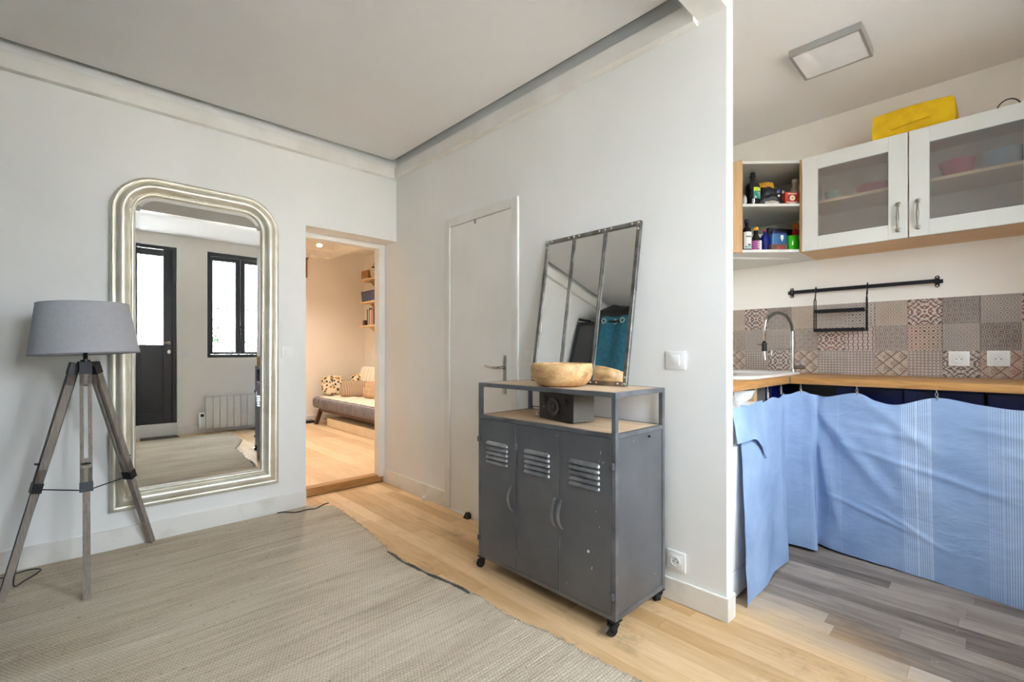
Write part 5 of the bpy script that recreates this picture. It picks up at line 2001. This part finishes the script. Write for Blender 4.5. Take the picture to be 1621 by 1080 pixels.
# arc length table for stripes
arcs = [0.0]
for i in range(1, 401):
    arcs.append(arcs[-1] + ((cr(KT, i / 400) - cr(KT, (i - 1) / 400)).to_2d().length))


def crease(a, z, a0, z0, a1, z1, w):
    """signed soft ridge along a segment in (arc, height)"""
    dx, dz = a1 - a0, z1 - z0
    L2 = dx * dx + dz * dz
    t = max(0, min(1, ((a - a0) * dx + (z - z0) * dz) / L2))
    d = math.hypot(a - a0 - dx * t, z - z0 - dz * t)
    return math.exp(-(d / w) ** 2) * math.sin(PI * min(1, max(0, 0.08 + 0.84 * t)))


CREASES = [(1.00, 0.62, 1.75, 0.42, 0.014, 0.009), (0.95, 0.33, 1.35, 0.20, 0.012, 0.008), (1.18, 0.30, 1.42, 0.17, 0.010, 0.007),
           (1.55, 0.47, 2.2, 0.46, 0.014, 0.008), (1.05, 0.72, 1.45, 0.66, 0.02, 0.007), (1.50, 0.75, 1.85, 0.70, 0.015, 0.007),
           (1.60, 0.66, 1.85, 0.60, 0.018, 0.007), (0.88, 0.84, 1.25, 0.34, 0.035, 0.020), (0.88, 0.84, 1.02, 0.10, 0.028, 0.018), (0.95, 0.80, 1.5, 0.30, 0.05, 0.012), (1.13, 0.86, 1.42, 0.60, 0.03, 0.012), (1.14, 0.86, 1.32, 0.35, 0.035, 0.010),
           (1.65, 0.56, 1.8, 0.50, 0.014, 0.006), (1.62, 0.24, 1.8, 0.30, 0.03, 0.006)]


def curtain_pt(u, v):
    a, b = cr(KT, u), cr(KB, u)
    e = v ** 1.3
    p = Vector((a.x + (b.x - a.x) * e, a.y + (b.y - a.y) * e, a.z + (b.z - a.z) * v))
    s = arcs[min(400, int(u * 400))]
    t = (cr(KT, min(1, u + 0.004)) - cr(KT, max(0, u - 0.004)))
    n_ = Vector((t.y, -t.x, 0))
    n_.normalize()       # towards the room
    amp = 0.012 * min(1, v * 3)
    off = amp * noise.noise(Vector((s * 3.5, p.z * 1.0, 3.3))) + 0.004 * min(1, v * 4) * noise.noise(Vector((s * 14, p.z * 9, 7.0)))
    for c in CREASES:
        off += c[5] * crease(s, p.z, c[0], c[1], c[2], c[3], c[4])
    p += n_ * off
    if v == 1:
        p.z = max(0.0015, p.z + 0.004 * noise.noise(Vector((s * 12, 0, 0))))
    return p


ct = thing('kitchen_curtain', (2.9, 0.5, 0), 'pale blue striped cloth curtain hung below the kitchen worktops', 'curtain')
mb = MB()
mb.grid(curtain_pt, 420, 110, lambda u, v: (arcs[min(400, int(round(u * 400)))], 0.87 * (1 - v)))
mb.build('cloth', M['curtain'], ct, 180)


def flap_pt(a, b):
    X = 2.035 + 0.40 * a
    ztop = 0.862 - 0.012 * math.sin(PI * min(1, a * 1.3))
    zh = 0.712 - 0.012 * a - 0.115 * max(0, (a - 0.45) / 0.55) ** 2.2
    z = ztop + (zh - ztop) * b
    main = 0.792 + (X - 2.15) * 0.02 - 0.055 * max(0.0, 1 - z / 0.86) ** 1.3
    y = main - 0.006 - 0.018 * (1 - a ** 3) * b
    y += 0.004 * noise.noise(Vector((X * 14, z * 10, 1)))
    return Vector((X, y, z))


mb = MB()
mb.grid(flap_pt, 40, 24, lambda a, b: (0.10 + 0.02 * a, b * 0.15))
mb.build('turned_back_flap', M['curtain'], ct, 180)
mb = MB()
hem = [flap_pt(i / 30, 1.0) for i in range(31)]
mb.tube([p + Vector((0, -0.002, 0)) for p in hem], 0.0035, 6)
mb.build('hem_fold', M['curtain'], ct, 180)


def hook(x, y, ztop, label):
    t = thing('curtain_hook', (x, y, ztop), label, 'hook', 'hooks under the worktop')
    MB().cyl((x, y, WT - 0.0372), (x, y, WT - 0.050), 0.0022, n=8).build('screw_eye', M['rivet'], t)
    mb = MB()
    c = Vector((x, y, WT - 0.059))
    mb.tube([c + Vector((0.007 * math.cos(k) * 0.7, 0.007 * math.cos(k) * 0.7, 0.010 * math.sin(k))) for k in [2 * PI * i / 14 for i in range(14)]], 0.0016, 6, True)
    mb.build('ring', M['rivet'], t, 180)
    mb = MB()
    mb.bar((x - 0.002, y - 0.002, WT - 0.066), (x - 0.002, y - 0.002, ztop - 0.012), 0.008, 0.005, (1, 1, 0))
    mb.build('clip', M['rivet'], t)


for (x, y, z), lab in (((2.16, 0.822, 0.866), 'steel curtain hook closest to the partition end'), ((2.60, 0.822, 0.866), 'steel curtain hook beside the wooden support post'),
                       ((2.838, 0.830, 0.872), 'steel curtain hook just left of the worktop joint'), ((2.948, 0.764, 0.880), 'steel curtain hook just right of the worktop joint'),
                       ((2.950, 0.509, 0.884), 'steel curtain hook below the hanging rack'), ((2.950, 0.204, 0.882), 'steel curtain hook below the tile sockets')):
    hook(x, y, z, lab)

# ================================================================== NEXT ROOM FURNITURE
fu = thing('futon', (2.9, 5.75, Z2), 'low futon sofa with grey and cream striped mattress in the lit room', 'futon')


def slab(fn, nu=20, nv=20):
    return fn


mb = MB()
mb.box(2.56, 3.22, 4.55, 6.86, 0.285, 0.445, 0.05, 4)
mb.build('mattress_side', M['grey_linen'], fu, 60)
mb = MB()


def mt_top(u, v):
    x = 2.575 + 0.63 * u
    y = 4.57 + 2.275 * v
    tuft = 0.012 * (math.sin(u * PI * 3) ** 2 * math.sin(v * PI * 9) ** 2)
    edge = min(u, 1 - u, v, 1 - v)
    z = 0.432 + 0.022 * min(1, edge * 9) + tuft
    return Vector((x, y, z))


mb.grid(mt_top, 24, 60)
mb.build('mattress_top', M['ticking'], fu, 180)
MB_ = Matrix.Translation((3.10, 0, 0.43)) @ Matrix.Rotation(math.radians(16), 4, 'Y')
mb = MB()
mb.box(0.0, 0.15, 4.55, 6.70, 0.0, 0.47, 0.05, 4, M_=MB_)
mb.build('backrest_mattress', M['ticking'], fu, 60)
mb = MB()
mb.box(2.62, 3.20, 4.6, 4.64, 0.255, 0.285)
mb.box(2.62, 3.20, 6.70, 6.74, 0.255, 0.285)
mb.box(2.62, 2.66, 4.6, 6.74, 0.245, 0.285)
mb.box(3.16, 3.20, 4.6, 6.74, 0.245, 0.285)
mb.build('frame', M['dark_wood'], fu)
for y in (4.65, 6.72):
    for xa, xb in ((2.64, 2.575), (3.18, 3.22)):
        MB().bar((xa, y, 0.27), (xb, y + 0.02, Z2), 0.05, 0.04, (0, 1, 0)).build('leg', M['dark_wood'], fu)
MB().box(2.62, 3.10, 4.92, 6.46, Z2, Z2 + 0.115, 0.004).build('storage_drawer', M['cream_paint'], None, 0, label='long low pale storage box pushed under the futon', cat='storage box')
mb = MB().box(2.50, 2.62, 6.90, 7.03, Z2, Z2 + 0.03)
mb.build('power_strip', M['black'], None, label='dark power strip on the floor by the futon leg', cat='power strip')


def cushion(name, c, w, h, th, yaw, lean, m_, label, extra=None):
    MM = Matrix.Translation(c) @ Matrix.Rotation(yaw, 4, 'Z') @ Matrix.Rotation(lean, 4, 'X')
    t = thing(name, c, label, 'cushion')
    mb = MB()

    def face(sg):
        def fn(u, v):
            a, b = 2 * u - 1, 2 * v - 1
            k = (1 - a ** 4) * (1 - b ** 4)
            pinch = 1 - 0.08 * (a * a * b * b)
            return Vector((a * w / 2 * (1 - 0.06 * b * b) * pinch, sg * th / 2 * max(k, 0) ** 0.5, (b * h / 2 * (1 - 0.06 * a * a) * pinch) + h / 2))
        return fn
    mb.grid(face(-1), 14, 14)
    mb.grid(face(1), 14, 14)
    bmesh.ops.remove_doubles(mb.bm, verts=mb.bm.verts[:], dist=1e-4)
    for v in mb.bm.verts:
        v.co = v.co
    me = mb.build('cover', m_, t, 180, origin=Vector(c) * 0)
    me.location = (0, 0, 0)
    me.matrix_basis = MM.copy()
    me.location = (0, 0, 0)
    if extra:
        extra(t, MM)
    return t


ZQ = 0.452
cushion('cushion', (2.84, 6.74, ZQ), 0.34, 0.30, 0.11, math.radians(-4), math.radians(-14), M['floral'], 'cream floral cushion at the far end of the futon')
cushion('cushion', (3.17, 6.58, ZQ), 0.34, 0.32, 0.11, math.radians(-38), math.radians(-14), M['floral'], 'cream floral cushion tucked behind the striped cushion')
cushion('cushion', (2.93, 6.28, ZQ), 0.42, 0.25, 0.13, math.radians(-36), math.radians(-24), M['striped_cushion'], 'striped brown and rust lumbar cushion on the futon')
cushion('cushion', (3.00, 5.86, ZQ), 0.36, 0.26, 0.13, math.radians(-60), math.radians(-26), M['beige_linen'], 'plain beige linen cushion nearest the door frame on the futon')

# shelves
for z, lab in ((2.15, 'top pale wooden shelf in the lit room'), (1.815, 'middle pale wooden shelf in the lit room'), (1.462, 'bottom pale wooden shelf in the lit room')):
    t = thing('wall_shelf', (3.34, 6.0, z), lab, 'shelf')
    MB().box(3.21, X2R, 5.2, 6.72, z, z + 0.022, 0.002).build('board', M['pale_wood'], t)
    for y in (5.4, 6.55):
        MB().prism([(X2R, y, z), (X2R, y, z - 0.14), (3.30, y, z)], (0, 0.02, 0)).build('bracket', M['pale_wood'], t)
MB().box(3.24, 3.40, 6.49, 6.70, 2.20, 2.31, 0.003).build('cardboard_box', M['cardboard'], None, label='brown cardboard box on the top shelf of the lit room', cat='box')
MB().box(3.245, 3.40, 6.50, 6.66, 2.1725, 2.1995, 0.003).build('flat_box', M['paper'], None, label='flat white box beneath the brown cardboard box', cat='box')
pl = thing('zinc_pail', (3.30, 6.385, 2.1725), 'pale zinc pail with wire handle on the top shelf', 'pail')
MB().lathe([(0, 0), (0.055, 0), (0.075, 0.14), (0.079, 0.145), (0.073, 0.145), (0.053, 0.006), (0, 0.006)], 24, Matrix.Translation((3.30, 6.385, 2.1725))).build('pail_body', M['zinc'], pl, 50)
mb = MB()
mb.tube([(3.30, 6.385 + 0.075 * math.cos(k), 2.315 + 0.085 * math.sin(k)) for k in [PI * i / 14 for i in range(15)]], 0.004, 6)
mb.build('wire_handle', M['black_metal'], pl, 180)
mb = MB()
mb.sphere((3.30, 6.385, 2.33), 0.05, 8, 1, 1, 0.5)
mb.build('contents', M['rubber'], pl, 180)
t = thing('fabric_basket', (3.34, 6.42, 1.8375), 'navy speckled fabric basket on the middle shelf', 'basket')
mb = MB()
loft(mb, [rl(3.23, 3.42, 6.22, 6.68, 0.03, 1.8375), rl(3.22, 3.43, 6.21, 6.69, 0.03, 1.985), rl(3.228, 3.422, 6.218, 6.682, 0.03, 1.985), rl(3.238, 3.412, 6.228, 6.672, 0.03, 1.85)])
mb.build('basket_body', M['navy_fabric'], t, 40)
mb = MB()
loft(mb, [rl(3.217, 3.433, 6.207, 6.693, 0.03, 1.975), rl(3.217, 3.433, 6.207, 6.693, 0.03, 1.99)], False)
mb.build('rim_band', M['navy'], t, 40)
MB().box(3.36, 3.43, 6.25, 6.50, 1.8375, 2.11, 0.002).build('document_box', M['cream_paint'], None, label='tall cream box standing behind the navy basket', cat='box') if False else None
yy = 6.54
bkm = ['book_a', 'book_b', 'book_a', 'book_b', 'book_c', 'book_d', 'book_c', 'book_a']
bl = ['black', 'white', 'dark grey', 'off-white', 'pink', 'tan', 'salmon', 'charcoal']
for i, (bm_, ln) in enumerate(zip(bkm, bl)):
    w = (0.035, 0.022, 0.03, 0.028, 0.03, 0.025, 0.03, 0.03)[i]
    h = (0.24, 0.27, 0.25, 0.23, 0.235, 0.22, 0.24, 0.25)[i]
    t = thing('book', (3.34, yy - w / 2, 1.4845), ln + ' book standing upright on the bottom shelf', 'book', 'books on the bottom shelf')
    MB().box(3.25, 3.43, yy - w, yy - 0.001, 1.4845, 1.4845 + h, 0.002).build('cover', M[bm_], t)
    MB().box(3.256, 3.426, yy - w + 0.004, yy - 0.005, 1.4845 + h - 0.004, 1.4845 + h + 0.0005).build('pages', M['paper'], t)
    yy -= w
MB().box(3.24, 3.34, 6.60, 6.66, 1.4845, 1.565, 0.004).build('wooden_block', M['dark_wood'], None, label='small brown wooden block on the bottom shelf', cat='ornament')
t = thing('wall_hanging', (2.42, Y2, 2.1), 'woven rattan wall hanging at the far wall', 'wall hanging')
MB().box(2.28, 2.565, Y2 - 0.02, Y2 - 0.004, 2.18, 2.46, 0.004).build('woven_panel', M['wicker'], t)
MB().cyl((2.26, Y2 - 0.014, 2.465), (2.58, Y2 - 0.014, 2.465), 0.009, n=10).build('rod', M['dark_wood'], t)
tr_ = thing('track_lamp', (2.55, 6.75, 2.46), 'short white spotlight rail on the dropped ceiling', 'spotlight')
MB().box(2.45, 2.75, 6.60, 6.63, 2.478, 2.499).build('rail', M['white_plastic'], tr_)
for x in (2.5, 2.7):
    MB().cyl((x, 6.615, 2.478), (x - 0.02, 6.60, 2.42), 0.024, 0.032, 16).build('spot_head', M['white_plastic'], tr_, 40)

# ================================================================== BEHIND THE CAMERA: WINDOW WALL
# glazed double door ------------------------------------------------------
d3 = thing('door_3', (0.63, YW, 0.165), 'anthracite glazed double door seen in the tall mirror', 'door')
d3['kind'] = 'structure'
mb = MB()
ya, yb_ = YW - 0.13, YW - 0.03
mb.box(0.22, 0.262, ya, yb_, 0.165, 2.452)
mb.box(1.003, 1.045, ya, yb_, 0.165, 2.452)
mb.box(0.262, 1.003, ya, yb_, 2.41, 2.452)
mb.build('frame', M['dark_frame'], d3)
for x0, x1 in ((0.262, 0.6328), (0.6332, 1.003)):
    y0, y1 = YW - 0.10, YW - 0.055
    gx0, gx1 = (x0 + 0.096, x1 - 0.046) if x0 < 0.5 else (x0 + 0.046, x1 - 0.096)
    mb = MB()
    mb.box(x0, gx0, y0, y1, 0.166, 2.41, 0.003)
    mb.box(gx1, x1, y0, y1, 0.166, 2.41, 0.003)
    mb.box(gx0, gx1, y0, y1, 2.324, 2.405)
    mb.box(gx0, gx1, y0, y1, 1.09, 1.182)
    mb.box(gx0, gx1, y0, y1, 0.166, 0.30)
    lf = mb.build('leaf', M['dark_frame'], d3)
    MB().box(gx0, gx1, y0 + 0.012, y1 - 0.02, 0.30, 1.09).build('lower_panel', M['dark_frame'], lf)
    MB().box(gx0 - 0.003, gx1 + 0.003, y0 + 0.018, y0 + 0.023, 1.18, 2.326).build('glass_pane', M['milky'], lf)
    if x0 > 0.5:
        mb = MB()
        mb.cyl((0.965, y1, 1.205), (0.965, y1 + 0.008, 1.205), 0.022, n=18)
        mb.cyl((0.965, y1, 1.205), (0.965, y1 + 0.05, 1.205), 0.009, n=12)
        mb.tube([(0.965, y1 + 0.05, 1.205), (0.93, y1 + 0.052, 1.205), (0.86, y1 + 0.048, 1.208)], 0.008, 10)
        mb.build('lever_handle', M['nickel'], lf, 50)
        MB().lathe([(0.018, 0), (0.018, 0.006), (0, 0.008)], 18, Matrix.Translation((0.968, y1, 1.09)) @ Matrix.Rotation(-PI / 2, 4, 'X') @ Matrix.Diagonal((1, 1.5, 1, 1))).build('lock_rose', M['rivet'], lf, 50)
structure('door_step', MB().box(0.20, 1.05, YW, YW + 0.014, 0, 0.165, 0.002), M['trim'], 'cream kick board under the glazed door', 'trim')

# barred window -----------------------------------------------------------
w1 = thing('window_1', (1.79, YW, 1.01), 'anthracite two-pane window with iron bars seen in the tall mirror', 'window')
w1['kind'] = 'structure'
mb = MB()
mb.box(1.382, 1.425, ya, yb_, 1.01, 2.452)
mb.box(2.157, 2.20, ya, yb_, 1.01, 2.452)
mb.box(1.425, 2.157, ya, yb_, 2.40, 2.452)
mb.box(1.425, 2.157, ya, yb_, 1.01, 1.055)
mb.build('frame', M['dark_frame'], w1)
for x0, x1 in ((1.427, 1.790), (1.792, 2.155)):
    y0, y1 = YW - 0.10, YW - 0.05
    gx0, gx1 = (x0 + 0.03, x1 - 0.06) if x0 < 1.6 else (x0 + 0.06, x1 - 0.03)
    mb = MB()
    mb.box(x0, gx0, y0, y1, 1.057, 2.398, 0.003)
    mb.box(gx1, x1, y0, y1, 1.057, 2.398, 0.003)
    mb.box(gx0, gx1, y0, y1, 2.345, 2.398)
    mb.box(gx0, gx1, y0, y1, 1.057, 1.088)
    sh_ = mb.build('sash', M['dark_frame'], w1)
    MB().box(gx0 - 0.003, gx1 + 0.003, y0 + 0.02, y0 + 0.024, 1.085, 2.348).build('glass_pane', M['clear'], sh_)
mb = MB()
mb.box(1.775, 1.805, YW - 0.05, YW - 0.042, 1.33, 1.45, 0.003)
mb.tube([(1.79, YW - 0.04, 1.42), (1.79, YW - 0.01, 1.41), (1.79, YW - 0.008, 1.30)], 0.007, 8)
mb.build('window_handle', M['black_metal'], w1, 50)
for x in (1.545, 1.655, 1.925, 2.035):
    MB().cyl((x, YW - 0.19, 1.0), (x, YW - 0.19, 2.46), 0.006, n=8).build('vertical_bar', M['black_metal'], w1, 180)
for z in (1.70, 2.11):
    MB().box(1.38, 2.20, YW - 0.198, YW - 0.188, z - 0.006, z + 0.006).build('cross_bar', M['black_metal'], w1)

# radiator ------------------------------------------------------------------
ra = thing('radiator', (1.77, YW, 0.055), 'white ribbed electric radiator under the window, seen in the mirror', 'radiator')
for k in range(10):
    x = 1.347 + k * 0.083
    MB().box(x, x + 0.079, YW + 0.03, YW + 0.10, 0.055, 0.482, 0.006, 2).build('element', M['radiator'], ra, 40)
MB().box(1.35, 2.17, YW + 0.045, YW + 0.085, 0.08, 0.46).build('core', M['radiator'], ra)
MB().box(1.272, 1.343, YW + 0.03, YW + 0.09, 0.058, 0.278, 0.006, 2).build('control_box', M['white_plastic'], ra, 40)
MB().box(1.288, 1.327, YW + 0.089, YW + 0.092, 0.225, 0.262).build('display', M['black'], ra)
for x in (1.45, 2.05):
    MB().box(x, x + 0.03, YW, YW + 0.05, 0.15, 0.40).build('wall_bracket', M['radiator'], ra)
mb = MB()
mb.tube([(1.55, YW + 0.05, 0.06), (1.58, YW + 0.06, 0.03), (1.66, YW + 0.05, 0.012), (1.75, YW + 0.03, 0.03)], 0.004, 6)
mb.build('cord', M['white_plastic'], ra, 180)
MB().box(0.50, 1.04, YW + 0.02, -0.435, 0.0005, 0.013, 0.003).build('doormat', M['stain'], None, label='dark grey doormat before the glazed door, seen in the mirror', cat='doormat')

# wardrobe with teal curtain at the left, seen in the small mirror ----------
wr = thing('wardrobe', (-0.66, 2.65, 0), 'dark grey open wardrobe with teal curtain, seen in the leaning mirror', 'wardrobe')
mb = MB()
for x in (-0.96, -0.39):
    for y in (1.95, 3.325):
        mb.box(x, x + 0.03, y, y + 0.03, 0, 2.19)
for z in (0.05, 2.16):
    for x in (-0.96, -0.39):
        mb.box(x, x + 0.03, 1.98, 3.325, z, z + 0.03)
    for y in (1.95, 3.325):
        mb.box(-0.93, -0.39, y, y + 0.03, z, z + 0.03)
mb.box(-0.39, -0.36, 3.06, 3.09, 0.05, 2.16)
mb.build('frame', M['dark_frame'], wr)
MB().box(-0.385, -0.372, 3.092, 3.323, 0.08, 2.155).build('end_panel', M['concrete_blue'], wr)
MB().box(-0.93, -0.39, 1.98, 3.32, 2.175, 2.19).build('top_panel', M['concrete_blue'], wr)
MB().box(-0.95, -0.94, 1.98, 3.32, 0.06, 2.17).build('back_panel', M['concrete_blue'], wr)


def teal_pt(u, v):
    y = 3.02 - 1.05 * u
    ph = u * 2 * PI * 4.2
    x = -0.335 + 0.035 * math.sin(ph) * (0.6 + 0.4 * v)
    return Vector((x, y, 2.225 - 2.19 * v))


mb = MB()
mb.grid(teal_pt, 120, 30)
tc = mb.build('teal_curtain', M['teal'], wr, 180)
for k in range(9):
    u = (k + 0.5) / 9
    p = teal_pt(u, 0.025)
    MB().lathe([(0.020, -0.003), (0.030, -0.003), (0.030, 0.003), (0.020, 0.003), (0.020, -0.003)], 20, Matrix.Translation(p) @ Matrix.Rotation(PI / 2, 4, 'Y'), cap=False).build('eyelet', M['rivet'], tc, 40)
MB().cyl((-0.335, 1.93, 2.17), (-0.335, 3.04, 2.17), 0.011, n=10).build('curtain_rod', M['black_metal'], wr, 40)
mb = MB()
mb.lathe([(math.sin(PI * i / 12) if 0 < i < 12 else 0, -math.cos(PI * i / 12)) for i in range(13)], 28)
for v in mb.bm.verts:
    n_ = 1 + 0.25 * noise.noise(v.co * 2.3)
    v.co = Vector((-0.58 + v.co.x * 0.19 * n_, 2.92 + v.co.y * 0.36 * n_, max(2.1915, 2.27 + v.co.z * 0.17 * n_)))
mb.build('black_bag', M['black_film'], None, 180, label='lumpy black bag on top of the wardrobe, seen in the leaning mirror', cat='bag')
MB().bar((-0.385, 3.36, 2.235), (-0.385, 3.20, 2.205), 0.03, 0.02).build('black_bar', M['black'], None, label='short black bar lying at the wardrobe corner, seen in the leaning mirror', cat='bar')

# ================================================================== COURTYARD
structure('courtyard_ground', MB().box(-14, 16, -16, YW - 0.25, -0.2, -0.05), M['paving'], 'grey courtyard paving outside the window', 'ground')
low = thing('courtyard_building', (2.5, -7.4, -0.05), 'low pale courtyard building seen through the barred window', 'building')
MB().box(-4, 10, -7.9, -7.4, -0.05, 2.25).build('wall', M['facade'], low)
MB().box(-4.1, 10.1, -8.0, -7.3, 2.25, 2.35).build('coping', M['stone_grey'], low)
for k in range(9):
    x = -3.4 + k * 1.45
    wn = MB().box(x, x + 0.8, -7.40, -7.37, 0.85, 1.95).build('window', M['dark_frame'], low)
    for j in range(2):
        MB().box(x + 0.06 + j * 0.36, x + 0.38 + j * 0.36, -7.372, -7.36, 0.92, 1.88).build('pane', M['stone_grey'], wn)


def shrub(x, y, h, w, seed, label):
    r = random.Random(seed)
    t = thing('courtyard_shrub', (x, y, -0.05), label, 'shrub', 'courtyard shrubs')
    mb = MB()
    for k in range(6):
        a = r.uniform(0, 2 * PI)
        mb.tube([(x, y, -0.05), (x + math.cos(a) * w * 0.3, y + math.sin(a) * w * 0.3, h * 0.5), (x + math.cos(a) * w * 0.5, y + math.sin(a) * w * 0.5, h * 0.85)], [0.012, 0.008, 0.004], 5)
    mb.build('stems', M['dark_wood'], t)
    mb = MB()
    for k in range(420):
        a = r.uniform(0, 2 * PI)
        q = r.random() ** 0.5 * w
        c = Vector((x + math.cos(a) * q, y + math.sin(a) * q, r.uniform(0.15, 1) * h))
        d = Vector((r.uniform(-1, 1), r.uniform(-1, 1), r.uniform(-0.3, 1))).normalized()
        s = d.orthogonal().normalized()
        L = r.uniform(0.05, 0.10)
        vs = [mb.bm.verts.new(c), mb.bm.verts.new(c + d * L * 0.5 + s * L * 0.28), mb.bm.verts.new(c + d * L), mb.bm.verts.new(c + d * L * 0.5 - s * L * 0.28)]
        mb.bm.faces.new(vs)
    mb.build('foliage', M['leaf'], t, kind='stuff')


shrub(1.55, -2.3, 1.45, 0.28, 1, 'leafy green shrub outside the left window pane')
shrub(2.35, -2.5, 1.35, 0.30, 2, 'leafy green shrub outside the middle of the window')
shrub(3.05, -2.9, 1.50, 0.32, 3, 'leafy green shrub outside the right window pane')
